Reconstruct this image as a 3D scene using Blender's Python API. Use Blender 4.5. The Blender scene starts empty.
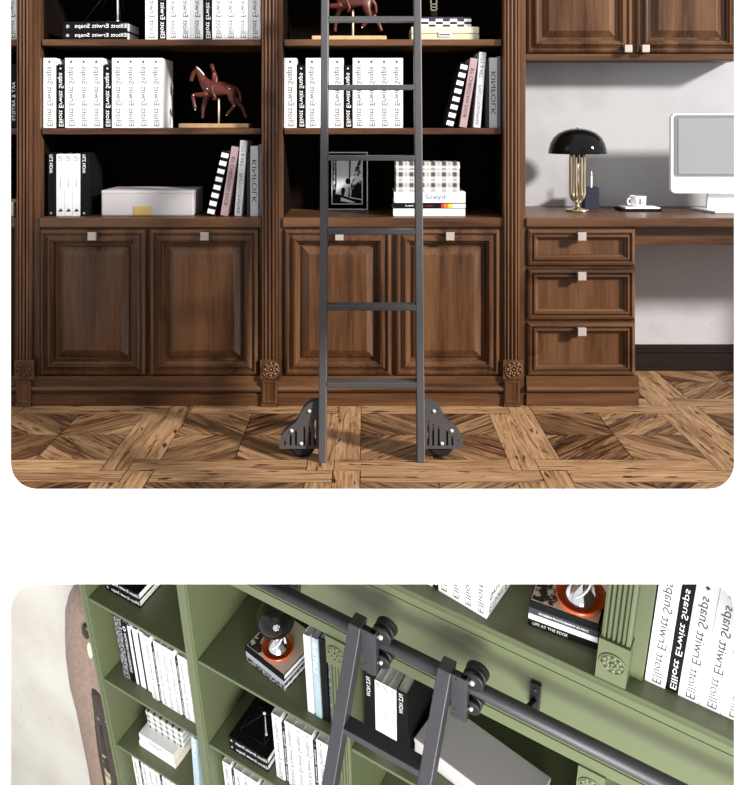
import bpy, bmesh, math, random
from mathutils import Vector, Matrix, Euler

random.seed(7)
SC = bpy.context.scene
COL = SC.collection
PI = math.pi
I4 = Matrix.Identity(4)

# ------------------------------------------------------------------ camera
F_PX, CX, CY, EYE = 920.0, 365.0, 124.0, 1.146
cam_d = bpy.data.cameras.new('camera')
cam = bpy.data.objects.new('camera', cam_d)
COL.objects.link(cam)
cam.location = (0, 0, EYE)
cam.rotation_euler = (PI / 2, 0, 0)
cam_d.sensor_fit = 'VERTICAL'
cam_d.sensor_height = 36.0
cam_d.sensor_width = 36.0
cam_d.lens = F_PX * 36.0 / 785.0
cam_d.shift_x = (375.0 - CX) / 785.0
cam_d.shift_y = (CY - 392.5) / 785.0
cam_d.clip_start = 0.05
SC.camera = cam


def X(px, Y):
    return (px - CX) * Y / F_PX


def Z(py, Y):
    return EYE - (py - CY) * Y / F_PX


# ------------------------------------------------------------------ node materials
def new_mat(name):
    m = bpy.data.materials.new(name)
    m.use_nodes = True
    nt = m.node_tree
    b = nt.nodes['Principled BSDF']
    return m, nt, b


def N(nt, kind, **kw):
    n = nt.nodes.new(kind)
    for k, v in kw.items():
        setattr(n, k, v)
    return n


def ramp(nt, stops):
    r = N(nt, 'ShaderNodeValToRGB')
    e = r.color_ramp.elements
    while len(e) < len(stops):
        e.new(0.5)
    for i, (p, c) in enumerate(stops):
        e[i].position = p
        e[i].color = (c[0], c[1], c[2], 1)
    return r


def plain(name, col, rough=0.5, metal=0.0, spec=0.5, noise=0.04, nscale=30, coat=0.0, bump=0.0):
    m, nt, b = new_mat(name)
    tc = N(nt, 'ShaderNodeTexCoord')
    no = N(nt, 'ShaderNodeTexNoise')
    no.inputs['Scale'].default_value = nscale
    no.inputs['Detail'].default_value = 3
    nt.links.new(tc.outputs['Object'], no.inputs['Vector'])
    lo = [max(0, c * (1 - noise)) for c in col]
    hi = [min(1, c * (1 + noise)) for c in col]
    r = ramp(nt, [(0.3, lo), (0.7, hi)])
    nt.links.new(no.outputs['Fac'], r.inputs['Fac'])
    nt.links.new(r.outputs['Color'], b.inputs['Base Color'])
    b.inputs['Roughness'].default_value = rough
    b.inputs['Metallic'].default_value = metal
    b.inputs['Specular IOR Level'].default_value = spec
    b.inputs['Coat Weight'].default_value = coat
    if bump:
        bp = N(nt, 'ShaderNodeBump')
        bp.inputs['Strength'].default_value = bump
        bp.inputs['Distance'].default_value = 0.002
        nt.links.new(no.outputs['Fac'], bp.inputs['Height'])
        nt.links.new(bp.outputs['Normal'], b.inputs['Normal'])
    return m


def wood(name, dark, mid, light, grain='Z', rough=0.32, scale=1.0, bands=0.66, spec=0.32):
    """walnut: fine streaks along the grain plus broad colour bands across it"""
    m, nt, b = new_mat(name)
    L = nt.links.new
    tc = N(nt, 'ShaderNodeTexCoord')
    oi = N(nt, 'ShaderNodeObjectInfo')
    ad = N(nt, 'ShaderNodeVectorMath', operation='MULTIPLY_ADD')
    comb = N(nt, 'ShaderNodeCombineXYZ')
    for i in range(3):
        L(oi.outputs['Random'], comb.inputs[i])
    L(comb.outputs[0], ad.inputs[0])
    ad.inputs[1].default_value = (13.1, 7.7, 21.3)
    L(tc.outputs['Object'], ad.inputs[2])
    mp = N(nt, 'ShaderNodeMapping')
    L(ad.outputs[0], mp.inputs['Vector'])
    a, c = 1.1 * scale, 17.0 * scale
    mp.inputs['Scale'].default_value = {'X': (a, c, c), 'Y': (c, a, c), 'Z': (c, c, a)}[grain]
    n1 = N(nt, 'ShaderNodeTexNoise')
    n1.inputs['Scale'].default_value = 0.55
    n1.inputs['Detail'].default_value = 2.5
    n1.inputs['Distortion'].default_value = 0.5
    L(mp.outputs[0], n1.inputs['Vector'])
    n2 = N(nt, 'ShaderNodeTexNoise')
    n2.inputs['Scale'].default_value = 5.0
    n2.inputs['Detail'].default_value = 5
    n2.inputs['Roughness'].default_value = 0.65
    L(mp.outputs[0], n2.inputs['Vector'])
    mx = N(nt, 'ShaderNodeMix', data_type='FLOAT')
    mx.inputs[0].default_value = 1 - bands
    L(n1.outputs['Fac'], mx.inputs[2])
    L(n2.outputs['Fac'], mx.inputs[3])
    r = ramp(nt, [(0.33, dark), (0.45, mid), (0.62, light)])
    L(mx.outputs[0], r.inputs['Fac'])
    L(r.outputs['Color'], b.inputs['Base Color'])
    b.inputs['Roughness'].default_value = rough
    b.inputs['Specular IOR Level'].default_value = spec
    bp = N(nt, 'ShaderNodeBump')
    bp.inputs['Strength'].default_value = 0.12
    bp.inputs['Distance'].default_value = 0.001
    L(n2.outputs['Fac'], bp.inputs['Height'])
    L(bp.outputs['Normal'], b.inputs['Normal'])
    return m


def plank_mat():
    """oak floor: 'grain' UVs run along each plank, 'tone' is the plank's own shade of wood"""
    m, nt, b = new_mat('oak_parquet')
    L = nt.links.new
    uv = N(nt, 'ShaderNodeUVMap', uv_map='grain')
    at = N(nt, 'ShaderNodeAttribute', attribute_name='tone')
    mp = N(nt, 'ShaderNodeMapping')
    mp.inputs['Scale'].default_value = (3.0, 38, 1)
    L(uv.outputs[0], mp.inputs['Vector'])
    n1 = N(nt, 'ShaderNodeTexNoise')
    n1.inputs['Scale'].default_value = 1.0
    n1.inputs['Detail'].default_value = 6
    n1.inputs['Roughness'].default_value = 0.62
    n1.inputs['Distortion'].default_value = 1.8
    L(mp.outputs[0], n1.inputs['Vector'])
    mp2 = N(nt, 'ShaderNodeMapping')
    mp2.inputs['Scale'].default_value = (9, 40, 1)
    L(uv.outputs[0], mp2.inputs['Vector'])
    n2 = N(nt, 'ShaderNodeTexNoise')
    n2.inputs['Scale'].default_value = 1.0
    n2.inputs['Detail'].default_value = 2
    L(mp2.outputs[0], n2.inputs['Vector'])
    light = ramp(nt, [(0.32, (0.080, 0.032, 0.012)), (0.45, (0.290, 0.158, 0.076)), (0.68, (0.46, 0.295, 0.162))])
    darkr = ramp(nt, [(0.40, (0.010, 0.0036, 0.0015)), (0.50, (0.082, 0.031, 0.012)), (0.66, (0.27, 0.142, 0.064))])
    L(n1.outputs['Fac'], light.inputs['Fac'])
    L(n1.outputs['Fac'], darkr.inputs['Fac'])
    mx = N(nt, 'ShaderNodeMix', data_type='RGBA')
    L(at.outputs['Fac'], mx.inputs[0])
    L(darkr.outputs['Color'], mx.inputs[6])
    L(light.outputs['Color'], mx.inputs[7])
    # knots and dark wear specks
    sp = ramp(nt, [(0.63, (0, 0, 0)), (0.69, (1, 1, 1))])
    L(n2.outputs['Fac'], sp.inputs['Fac'])
    mx2 = N(nt, 'ShaderNodeMix', data_type='RGBA')
    L(sp.outputs['Color'], mx2.inputs[0])
    L(mx.outputs[2], mx2.inputs[6])
    mx2.inputs[7].default_value = (0.045, 0.02, 0.01, 1)
    L(mx2.outputs[2], b.inputs['Base Color'])
    b.inputs['Roughness'].default_value = 0.5
    b.inputs['Specular IOR Level'].default_value = 0.25
    return m


def plaster(name, base, blot, rough=0.85, s=2.2):
    m, nt, b = new_mat(name)
    L = nt.links.new
    tc = N(nt, 'ShaderNodeTexCoord')
    n1 = N(nt, 'ShaderNodeTexNoise')
    n1.inputs['Scale'].default_value = s
    n1.inputs['Detail'].default_value = 8
    n1.inputs['Roughness'].default_value = 0.6
    L(tc.outputs['Object'], n1.inputs['Vector'])
    n2 = N(nt, 'ShaderNodeTexNoise')
    n2.inputs['Scale'].default_value = s * 14
    n2.inputs['Detail'].default_value = 3
    L(tc.outputs['Object'], n2.inputs['Vector'])
    r = ramp(nt, [(0.36, blot), (0.58, base)])
    L(n1.outputs['Fac'], r.inputs['Fac'])
    sp = ramp(nt, [(0.70, (0, 0, 0)), (0.76, (1, 1, 1))])
    L(n2.outputs['Fac'], sp.inputs['Fac'])
    mx = N(nt, 'ShaderNodeMix', data_type='RGBA')
    L(sp.outputs['Color'], mx.inputs[0])
    L(r.outputs['Color'], mx.inputs[6])
    mx.inputs[7].default_value = tuple(c * 0.8 for c in blot) + (1,)
    L(mx.outputs[2], b.inputs['Base Color'])
    b.inputs['Roughness'].default_value = rough
    b.inputs['Specular IOR Level'].default_value = 0.2
    return m


def glass_mat(name, col, rough=0.02, ior=1.45):
    m, nt, b = new_mat(name)
    b.inputs['Base Color'].default_value = col + (1,)
    b.inputs['Transmission Weight'].default_value = 1.0
    b.inputs['Roughness'].default_value = rough
    b.inputs['IOR'].default_value = ior
    return m


def check_mat(name, ca, cb, sx, sz):
    m, nt, b = new_mat(name)
    tc = N(nt, 'ShaderNodeTexCoord')
    mp = N(nt, 'ShaderNodeMapping')
    mp.inputs['Scale'].default_value = (sx, 0.001, sz)
    mp.inputs['Location'].default_value = (0.001, 0.5, 0.001)
    ck = N(nt, 'ShaderNodeTexChecker')
    ck.inputs['Scale'].default_value = 1.0
    ck.inputs['Color1'].default_value = ca + (1,)
    ck.inputs['Color2'].default_value = cb + (1,)
    nt.links.new(tc.outputs['Object'], mp.inputs['Vector'])
    nt.links.new(mp.outputs[0], ck.inputs['Vector'])
    nt.links.new(ck.outputs['Color'], b.inputs['Base Color'])
    b.inputs['Roughness'].default_value = 0.6
    return m


def plaid_mat(name, pitch, ox=0.0, oz=0.0):
    """off-white cloth printed with grey bands both ways, darkest where bands cross"""
    m, nt, b = new_mat(name)
    L = nt.links.new
    tc = N(nt, 'ShaderNodeTexCoord')
    sx = N(nt, 'ShaderNodeSeparateXYZ')
    L(tc.outputs['Object'], sx.inputs[0])

    def band(out, off):
        a0 = N(nt, 'ShaderNodeMath', operation='SUBTRACT')
        a0.inputs[1].default_value = off
        L(out, a0.inputs[0])
        a = N(nt, 'ShaderNodeMath', operation='MULTIPLY')
        a.inputs[1].default_value = 2 * PI / pitch
        L(a0.outputs[0], a.inputs[0])
        c = N(nt, 'ShaderNodeMath', operation='COSINE')
        L(a.outputs[0], c.inputs[0])
        mr = N(nt, 'ShaderNodeMapRange')
        mr.inputs[1].default_value = -1
        L(c.outputs[0], mr.inputs[0])
        r2 = ramp(nt, [(0.0, (0.35, 0.35, 0.35)), (0.10, (0.0, 0.0, 0.0)), (0.48, (0, 0, 0)), (0.84, (1, 1, 1))])
        L(mr.outputs[0], r2.inputs['Fac'])
        return r2.outputs['Color']
    bx = band(sx.outputs[0], ox)
    bz = band(sx.outputs[2], oz)
    mxy = N(nt, 'ShaderNodeMath', operation='MAXIMUM')
    L(bz, mxy.inputs[0])
    mxy.inputs[1].default_value = 0.0
    mu = N(nt, 'ShaderNodeMath', operation='MULTIPLY')
    L(bx, mu.inputs[0])
    L(mxy.outputs[0], mu.inputs[1])
    ad = N(nt, 'ShaderNodeMath', operation='ADD')
    L(bx, ad.inputs[0])
    L(mxy.outputs[0], ad.inputs[1])
    sc = N(nt, 'ShaderNodeMath', operation='MULTIPLY')
    L(ad.outputs[0], sc.inputs[0])
    sc.inputs[1].default_value = 0.16
    s2 = N(nt, 'ShaderNodeMath', operation='MULTIPLY_ADD')
    L(mu.outputs[0], s2.inputs[0])
    s2.inputs[1].default_value = 0.6
    L(sc.outputs[0], s2.inputs[2])
    r = ramp(nt, [(0.0, (0.72, 0.71, 0.68)), (0.20, (0.42, 0.41, 0.40)), (0.90, (0.055, 0.055, 0.055))])
    L(s2.outputs[0], r.inputs['Fac'])
    L(r.outputs['Color'], b.inputs['Base Color'])
    b.inputs['Roughness'].default_value = 0.8
    return m


def speckle_mat(name, ca, cb, scale, lo=0.48, hi=0.54):
    m, nt, b = new_mat(name)
    tc = N(nt, 'ShaderNodeTexCoord')
    no = N(nt, 'ShaderNodeTexNoise')
    no.inputs['Scale'].default_value = scale
    no.inputs['Detail'].default_value = 4
    nt.links.new(tc.outputs['Object'], no.inputs['Vector'])
    r = ramp(nt, [(lo, ca), (hi, cb)])
    nt.links.new(no.outputs['Fac'], r.inputs['Fac'])
    nt.links.new(r.outputs['Color'], b.inputs['Base Color'])
    b.inputs['Roughness'].default_value = 0.45
    return m


W_D, W_M, W_L = (0.019, 0.0068, 0.0029), (0.068, 0.0285, 0.0118), (0.128, 0.060, 0.0280)
M = dict(
    wv=wood('walnut_upright', W_D, W_M, W_L, 'Z'),
    wh=wood('walnut_lengthwise', W_D, W_M, W_L, 'X'),
    wshade=wood('walnut_recess_shade', (0.002, 0.0012, 0.0008), (0.004, 0.0022, 0.0014), (0.007, 0.0038, 0.0024), 'Z', rough=0.9, spec=0.05),  # shade of the shelf recesses painted into near-black walnut
    floor=plank_mat(),
    gap=plain('floor_joint', (0.02, 0.011, 0.006), 0.9),
    plaster=plaster('grey_white_plaster', (0.425, 0.42, 0.435), (0.35, 0.345, 0.355)),
    cream=plaster('cream_plaster', (0.73, 0.70, 0.645), (0.62, 0.585, 0.53), s=1.6),
    page=plain('white_paint', (0.94, 0.94, 0.94), 0.9, spec=0.1, noise=0.004),
    iron=plain('dark_grey_steel', (0.060, 0.057, 0.061), 0.45, 0.1, noise=0.05),
    iron_dimmed=plain('dark_grey_steel_dimmed', (0.034, 0.032, 0.038), 0.45, 0.1, noise=0.05),  # same steel as the other ladder, darkened to offset the library light
    iron_dark=plain('black_rubber', (0.012, 0.012, 0.013), 0.45, spec=0.3),
    chrome=plain('bright_steel', (0.85, 0.85, 0.86), 0.25, 0.6),
    nickel=plain('brushed_nickel', (0.55, 0.47, 0.42), 0.38, 0.55),
    blackmetal=plain('black_backplate', (0.02, 0.015, 0.012), 0.5),
    white=plain('white_cover', (0.72, 0.72, 0.73), 0.6, spec=0.2, noise=0.01),
    paper=plain('paper_edge', (0.70, 0.69, 0.67), 0.8, noise=0.15, nscale=200),
    cream_paper=plain('cream_paper_edge', (0.72, 0.64, 0.50), 0.8, noise=0.06, nscale=200),
    black=plain('black_cover', (0.004, 0.004, 0.0045), 0.6, spec=0.12),
    ink=plain('grey_ink', (0.075, 0.075, 0.083), 0.7, spec=0.1),
    ink_black=plain('black_ink', (0.015, 0.015, 0.017), 0.6),
    ink_white=plain('white_ink', (0.85, 0.85, 0.85), 0.6),
    pink=plain('dusty_pink_cover', (0.40, 0.275, 0.29), 0.7, spec=0.15),
    slate=plain('slate_cover', (0.04, 0.038, 0.052), 0.65, spec=0.15),
    lilac=plain('lilac_grey_cover', (0.22, 0.19, 0.23), 0.6),
    palegrey=plain('pale_grey_cover', (0.60, 0.60, 0.62), 0.7, spec=0.15),
    boxwhite=plain('white_box_card', (0.46, 0.435, 0.445), 0.55, noise=0.01),
    boxcream=plain('cream_box_card', (0.62, 0.56, 0.40), 0.55, noise=0.01),
    boxedge=plain('box_seam', (0.25, 0.22, 0.16), 0.6),
    gold=plain('dull_gold', (0.62, 0.42, 0.14), 0.4, 0.5),
    brass=plain('pale_brass', (0.62, 0.54, 0.40), 0.2, 1.0),
    blackgloss=plain('black_gloss_shade', (0.003, 0.003, 0.0035), 0.05, spec=0.22, noise=0.0),
    navy=plain('navy_leather', (0.020, 0.022, 0.042), 0.6, spec=0.2),
    horse=plain('red_brown_lacquer', (0.078, 0.0155, 0.0085), 0.38, spec=0.35, noise=0.2, nscale=60),
    basewood=plain('pale_beech', (0.60, 0.38, 0.20), 0.5, noise=0.12, nscale=40),
    ivory=plain('ivory_peg', (0.80, 0.70, 0.52), 0.5),
    plastic=plain('white_plastic', (0.86, 0.86, 0.87), 0.3, noise=0.0),
    bezel=plain('grey_bezel', (0.20, 0.20, 0.24), 0.25),
    screen=plain('grey_glass_screen', (0.27, 0.29, 0.295), 0.08, coat=0.3, noise=0.0),
    screen_bright=plain('reflective_glass_band', (0.78, 0.82, 0.84), 0.06, coat=0.6, noise=0.0),
    steel=plain('satin_aluminium', (0.75, 0.76, 0.77), 0.35, 0.4),
    green=plain('sage_green_paint', (0.106, 0.125, 0.063), 0.42, noise=0.015, nscale=8),
    pic_white=plain('photo_white', (0.84, 0.86, 0.88), 0.6, noise=0.03),
    pic_grey=speckle_mat('photo_grain', (0.01, 0.01, 0.01), (0.72, 0.73, 0.75), 70, 0.44, 0.56),
    pic_black=plain('photo_black', (0.006, 0.006, 0.0065), 0.7, spec=0.1),
    silver=plain('silver_line', (0.65, 0.65, 0.66), 0.35, 0.3),
    orange=plain('orange_enamel', (0.52, 0.085, 0.015), 0.22, coat=0.6),
    chromecone=plain('polished_chrome', (0.80, 0.80, 0.82), 0.07, 1.0, noise=0.0),
    smoke=glass_mat('smoky_glass', (0.10, 0.10, 0.10)),
    lblue=plain('pale_blue_cover', (0.36, 0.47, 0.52), 0.5, noise=0.12, nscale=18),
    dblue=plain('dark_blue_cover', (0.022, 0.035, 0.12), 0.5),
    beige=plain('beige_cover', (0.66, 0.56, 0.45), 0.6),
    mid=plain('mid_grey_cover', (0.32, 0.32, 0.36), 0.5),
    redlabel=plain('red_print', (0.45, 0.02, 0.01), 0.6),
    yellowlabel=plain('yellow_print', (0.80, 0.55, 0.03), 0.6),
    orangelabel=plain('orange_print', (0.75, 0.16, 0.01), 0.6),
    bluelabel=plain('blue_print', (0.06, 0.07, 0.25), 0.6),
    skin=plain('brown_glaze', (0.27, 0.185, 0.145), 0.5, noise=0.2, nscale=40, bump=0.6),
    bronze=plain('dark_bronze', (0.03, 0.016, 0.01), 0.3, 0.2, noise=0.3, nscale=25, bump=1.0),
    plaid=plaid_mat('plaid_cloth', 0.0447, 0.0198, 0.027),
    plaid_big=plaid_mat('plaid_cloth_small_check', 0.036, 0.012, 0.012),
    glint=speckle_mat('bronze_with_painted_glints', (0.010, 0.005, 0.003), (0.46, 0.38, 0.26), 16, 0.52, 0.60),  # gold flecks paint highlights onto the bronze
    cover_print=speckle_mat('black_white_photo_cover', (0.02, 0.02, 0.02), (0.62, 0.60, 0.56), 45),
    cover_print_fine=speckle_mat('patterned_black_cover', (0.012, 0.012, 0.014), (0.30, 0.30, 0.33), 90),
)


# ------------------------------------------------------------------ mesh builder
class MB:
    def __init__(self):
        self.v, self.f, self.m, self.sm = [], [], [], []

    def add(self, vs, fs, mi=0, smooth=False):
        b = len(self.v)
        self.v += [Vector(p) for p in vs]
        for f in fs:
            self.f.append([b + i for i in f])
            self.m.append(mi)
            self.sm.append(smooth)
        return self

    def box(self, x0, x1, y0, y1, z0, z1, mi=0):
        vs = [(x, y, z) for x in (x0, x1) for y in (y0, y1) for z in (z0, z1)]
        return self.add(vs, [(0, 1, 3, 2), (4, 6, 7, 5), (0, 4, 5, 1), (2, 3, 7, 6), (0, 2, 6, 4), (1, 5, 7, 3)], mi)

    def loft(self, rings, mi=0, smooth=False, caps=True, closed=True):
        n = len(rings[0])
        vs = [p for r in rings for p in r]
        fs = []
        for i in range(len(rings) - 1):
            for j in range(n if closed else n - 1):
                k = (j + 1) % n
                fs.append((i * n + j, i * n + k, (i + 1) * n + k, (i + 1) * n + j))
        if caps:
            fs.append(tuple(range(n))[::-1])
            fs.append(tuple((len(rings) - 1) * n + j for j in range(n)))
        return self.add(vs, fs, mi, smooth)

    def prism(self, poly, fn, a, b, mi=0):
        """poly of (p,q) swept from a to b; fn(p,q,t) -> point"""
        return self.loft([[fn(p, q, a) for p, q in poly], [fn(p, q, b) for p, q in poly]], mi)

    def lathe(self, prof, c=(0, 0, 0), n=32, mi=0, smooth=True):
        rings = [[(c[0] + r * math.cos(2 * PI * j / n), c[1] + r * math.sin(2 * PI * j / n), c[2] + z) for j in range(n)] for r, z in prof]
        return self.loft(rings, mi, smooth, caps=True)

    def cyl(self, p, q, r, n=20, mi=0, smooth=True, r2=None):
        return self.tube([p, q], [r, r if r2 is None else r2], n, mi, smooth)

    def tube(self, path, r, n=10, mi=0, smooth=True):
        path = [Vector(p) for p in path]
        rs = r if isinstance(r, (list, tuple)) else [r] * len(path)
        rings = []
        d0 = (path[1] - path[0]).normalized()
        u = d0.orthogonal().normalized()
        for i, p in enumerate(path):
            d = (path[min(i + 1, len(path) - 1)] - path[max(i - 1, 0)]).normalized()
            u = (u - d * u.dot(d)).normalized()
            w = d.cross(u)
            rings.append([p + (u * math.cos(2 * PI * j / n) + w * math.sin(2 * PI * j / n)) * rs[i] for j in range(n)])
        return self.loft(rings, mi, smooth)

    def ball(self, c, r, n=16, m=10, mi=0, s=(1, 1, 1)):
        rings = []
        for i in range(m + 1):
            a = -PI / 2 + PI * (0.02 + 0.96 * i / m)
            rings.append([(c[0] + s[0] * r * math.cos(a) * math.cos(2 * PI * j / n), c[1] + s[1] * r * math.cos(a) * math.sin(2 * PI * j / n), c[2] + s[2] * r * math.sin(a)) for j in range(n)])
        return self.loft(rings, mi, True)

    def mesh(self, me, mat4, mi=0):
        return self.add([mat4 @ v.co for v in me.vertices], [tuple(p.vertices) for p in me.polygons], mi)

    def build(self, name, mats, parent=None, bevel=0.0, seg=2, link=True):
        if not isinstance(mats, (list, tuple)):
            mats = [mats]
        me = bpy.data.meshes.new(name)
        off = Vector((0, 0, 0))
        if parent is not None:
            p = parent
            off = Vector(p.get('_o', (0, 0, 0)))
        me.from_pydata([tuple(v - off) for v in self.v], [], self.f)
        for m in mats:
            me.materials.append(m)
        for p, mi, s in zip(me.polygons, self.m, self.sm):
            p.material_index = mi
            p.use_smooth = s
        bm = bmesh.new()
        bm.from_mesh(me)
        bmesh.ops.recalc_face_normals(bm, faces=bm.faces)
        bm.to_mesh(me)
        bm.free()
        o = bpy.data.objects.new(name, me)
        COL.objects.link(o)
        if parent is not None:
            o.parent = parent
            o['_o'] = tuple(off)
        if bevel:
            md = o.modifiers.new('edge', 'BEVEL')
            md.width = bevel
            md.segments = seg
            md.limit_method = 'ANGLE'
            md.angle_limit = math.radians(40)
        return o


def tag(o, label, cat, group=None):
    o['label'] = label
    o['category'] = cat
    if group:
        o['group'] = group
    return o


def thing(name, label, cat, o=(0, 0, 0), group=None):
    """Empty at the thing's base; parts are modelled in the same frame as o and shifted to it"""
    e = bpy.data.objects.new(name, None)
    e.empty_display_size = 0.05
    COL.objects.link(e)
    e.location = o
    e['_o'] = tuple(o)
    return tag(e, label, cat, group)


def struct(o, label=None):
    o['kind'] = 'structure'
    if label:
        o['label'] = label
    return o


def put(root, frame, loc=None, rot=None):
    """stand a thing in a room frame (a rigid placement)"""
    l = Vector(loc if loc is not None else root.location)
    root.matrix_world = frame @ Matrix.Translation(l) @ (rot.to_4x4() if rot is not None else I4)
    return root


def dup(root):
    r = root.copy()
    COL.objects.link(r)
    for ch in list(root.children):
        c = ch.copy()
        COL.objects.link(c)
        c.parent = r
        for g in ch.children:
            d = g.copy()
            COL.objects.link(d)
            d.parent = c
    return r


def ry(a):
    return Matrix.Rotation(a, 3, 'Y')


def rz(a):
    return Matrix.Rotation(a, 3, 'Z')


_TXT = {}


def text_mesh(s):
    """lettering as a flat mesh, scaled to a 1 x 1 box starting at the origin"""
    if s in _TXT:
        return _TXT[s]
    cu = bpy.data.curves.new('lettering', 'FONT')
    cu.body = s
    cu.size = 1.0
    cu.extrude = 0.0
    cu.resolution_u = 3
    ob = bpy.data.objects.new('lettering', cu)
    COL.objects.link(ob)
    bpy.context.view_layer.update()
    dg = bpy.context.evaluated_depsgraph_get()
    me = bpy.data.meshes.new_from_object(ob.evaluated_get(dg))
    bpy.data.objects.remove(ob)
    bpy.data.curves.remove(cu)
    xs = [v.co.x for v in me.vertices]
    ys = [v.co.y for v in me.vertices]
    for v in me.vertices:
        v.co.x = (v.co.x - min(xs)) / (max(xs) - min(xs))
        v.co.y = (v.co.y - min(ys)) / (max(ys) - min(ys))
    _TXT[s] = me
    return me


def put_text(mb, s, at, adv, up, length, height, mi=0):
    me = text_mesh(s)
    a, u = Vector(adv) * length, Vector(up) * height
    n = Vector(adv).cross(Vector(up))
    m = Matrix(((a.x, u.x, n.x, at[0]), (a.y, u.y, n.y, at[1]), (a.z, u.z, n.z, at[2]), (0, 0, 0, 1)))
    return mb.mesh(me, m, mi)


def plate(outer, holes, thick):
    """a flat sheet with holes, in x-z, thickness along y; returns a mesh"""
    cu = bpy.data.curves.new('sheet', 'CURVE')
    cu.dimensions = '2D'
    cu.fill_mode = 'BOTH'
    cu.extrude = thick / 2
    for pts in [outer] + list(holes):
        sp = cu.splines.new('POLY')
        sp.points.add(len(pts) - 1)
        for p, (x, z) in zip(sp.points, pts):
            p.co = (x, z, 0, 1)
        sp.use_cyclic_u = True
    ob = bpy.data.objects.new('sheet', cu)
    COL.objects.link(ob)
    bpy.context.view_layer.update()
    me = bpy.data.meshes.new_from_object(ob.evaluated_get(bpy.context.evaluated_depsgraph_get()))
    bpy.data.objects.remove(ob)
    bpy.data.curves.remove(cu)
    return me


XZ = Matrix(((1, 0, 0, 0), (0, 0, -1, 0), (0, 1, 0, 0), (0, 0, 0, 1)))


def rect_loft(mb, x0, x1, z0, z1, yf, prof, mi=0, cap=True):
    """mitred frame mouldings: prof is (inset, how far proud of yf)"""
    rings = []
    for ins, pr in prof:
        rings.append([(x0 + ins, yf - pr, z0 + ins), (x1 - ins, yf - pr, z0 + ins), (x1 - ins, yf - pr, z1 - ins), (x0 + ins, yf - pr, z1 - ins)])
    n = 4
    vs = [p for r in rings for p in r]
    fs = []
    for i in range(len(rings) - 1):
        for j in range(4):
            k = (j + 1) % 4
            fs.append((i * n + j, i * n + k, (i + 1) * n + k, (i + 1) * n + j))
    fs.append(tuple((len(rings) - 1) * n + j for j in range(4)))
    return mb.add(vs, fs, mi)


def rosette_mb(mb, cx, y, cz, r, mi=0, n=8):
    """carved flower: ring, petals in two rows, button"""
    ring = [(cx + r * math.cos(a), y, cz + r * math.sin(a)) for a in [2 * PI * i / 28 for i in range(29)]]
    mb.tube(ring, r * 0.09, 6, mi)
    for rr, sz, off in ((0.72, 0.24, 0.0), (0.42, 0.19, 0.5)):
        for i in range(n):
            a = 2 * PI * (i + off) / n
            mb.ball((cx + r * rr * math.cos(a), y, cz + r * rr * math.sin(a)), r * sz, 8, 6, mi, (1, 0.55, 1))
    mb.ball((cx, y, cz), r * 0.2, 10, 6, mi, (1, 0.8, 1))
    return mb


ORD = ['first', 'second', 'third', 'fourth', 'fifth', 'sixth', 'seventh', 'eighth', 'ninth', 'tenth', 'eleventh', 'twelfth']


# ------------------------------------------------------------------ books
def book(label, w, h, dep, cover, pages=None, cat='book', group=None, title=None, flat=False, extra=None, name='book', t=0.003):
    """upright book: x = thickness w, z = height h; flat book: x = length h, z = thickness w. Spine towards -y, origin at its front lower left corner.
    title: list of (text, start, length, centre, size, mode, material)"""
    root = thing(name, label, cat, (0, 0, 0), group)
    c = MB()
    t = min(t, w * 0.2)
    if not flat:
        c.box(0, w, 0, t, 0, h)
        c.box(0, t, t, dep, 0, h)
        c.box(w - t, w, t, dep, 0, h)
    else:
        c.box(0, h, 0, t, 0, w)
        c.box(0, h, t, dep, 0, t)
        c.box(0, h, t, dep, w - t, w)
    c.build('cover', cover, root, 0.0012)
    p = MB()
    i = min(0.004, w * 0.15)
    if not flat:
        p.box(t, w - t, t, dep - i, i, h - i)
    else:
        p.box(i, h - i, t, dep - i, t, w - t)
    p.build('page_block', pages or M['paper'], root)
    for k, (s, a, ln, cen, sz, mode, mat) in enumerate(title or []):
        mb = MB()
        e = -0.0006
        if mode == 'up':      # runs up the spine, tops of the letters to +x
            put_text(mb, s, (cen - sz / 2, e, a), (0, 0, 1), (1, 0, 0), ln, sz)
        elif mode == 'down':  # runs down the spine, tops of the letters to -x
            put_text(mb, s, (cen + sz / 2, e, a), (0, 0, -1), (-1, 0, 0), ln, sz)
        elif mode == 'back':  # along a lying spine, mirror-wise from +x to -x
            put_text(mb, s, (a, e, cen - sz / 2), (-1, 0, 0), (0, 0, 1), ln, sz)
        else:                 # along a lying spine, left to right
            put_text(mb, s, (a, e, cen - sz / 2), (1, 0, 0), (0, 0, 1), ln, sz)
        mb.build('title_lettering', mat, root)
    if extra:
        extra(root)
    return root


SNAPS = 'Elliott Erwitt Snaps'


def snaps_book(label, w, h, dep, black, group):
    ink = M['ink_white'] if black else M['ink']
    sz = w * (0.66 if black else 0.58)

    def diamond(root):
        mb = MB()
        d = w * 0.12
        mb.add([(w / 2 - d, -0.0006, h * 0.945), (w / 2, -0.0006, h * 0.945 - d * 1.1), (w / 2 + d, -0.0006, h * 0.945), (w / 2, -0.0006, h * 0.945 + d * 1.1)], [(0, 1, 2, 3)])
        mb.build('spine_ornament', ink, root)
    return book(label, w, h, dep, M['black'] if black else M['white'], M['paper'], group=group,
                title=[(SNAPS, h * 0.025, h * 0.85, w / 2, sz, 'up', ink)], extra=diamond)


_PROTO = {}


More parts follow.
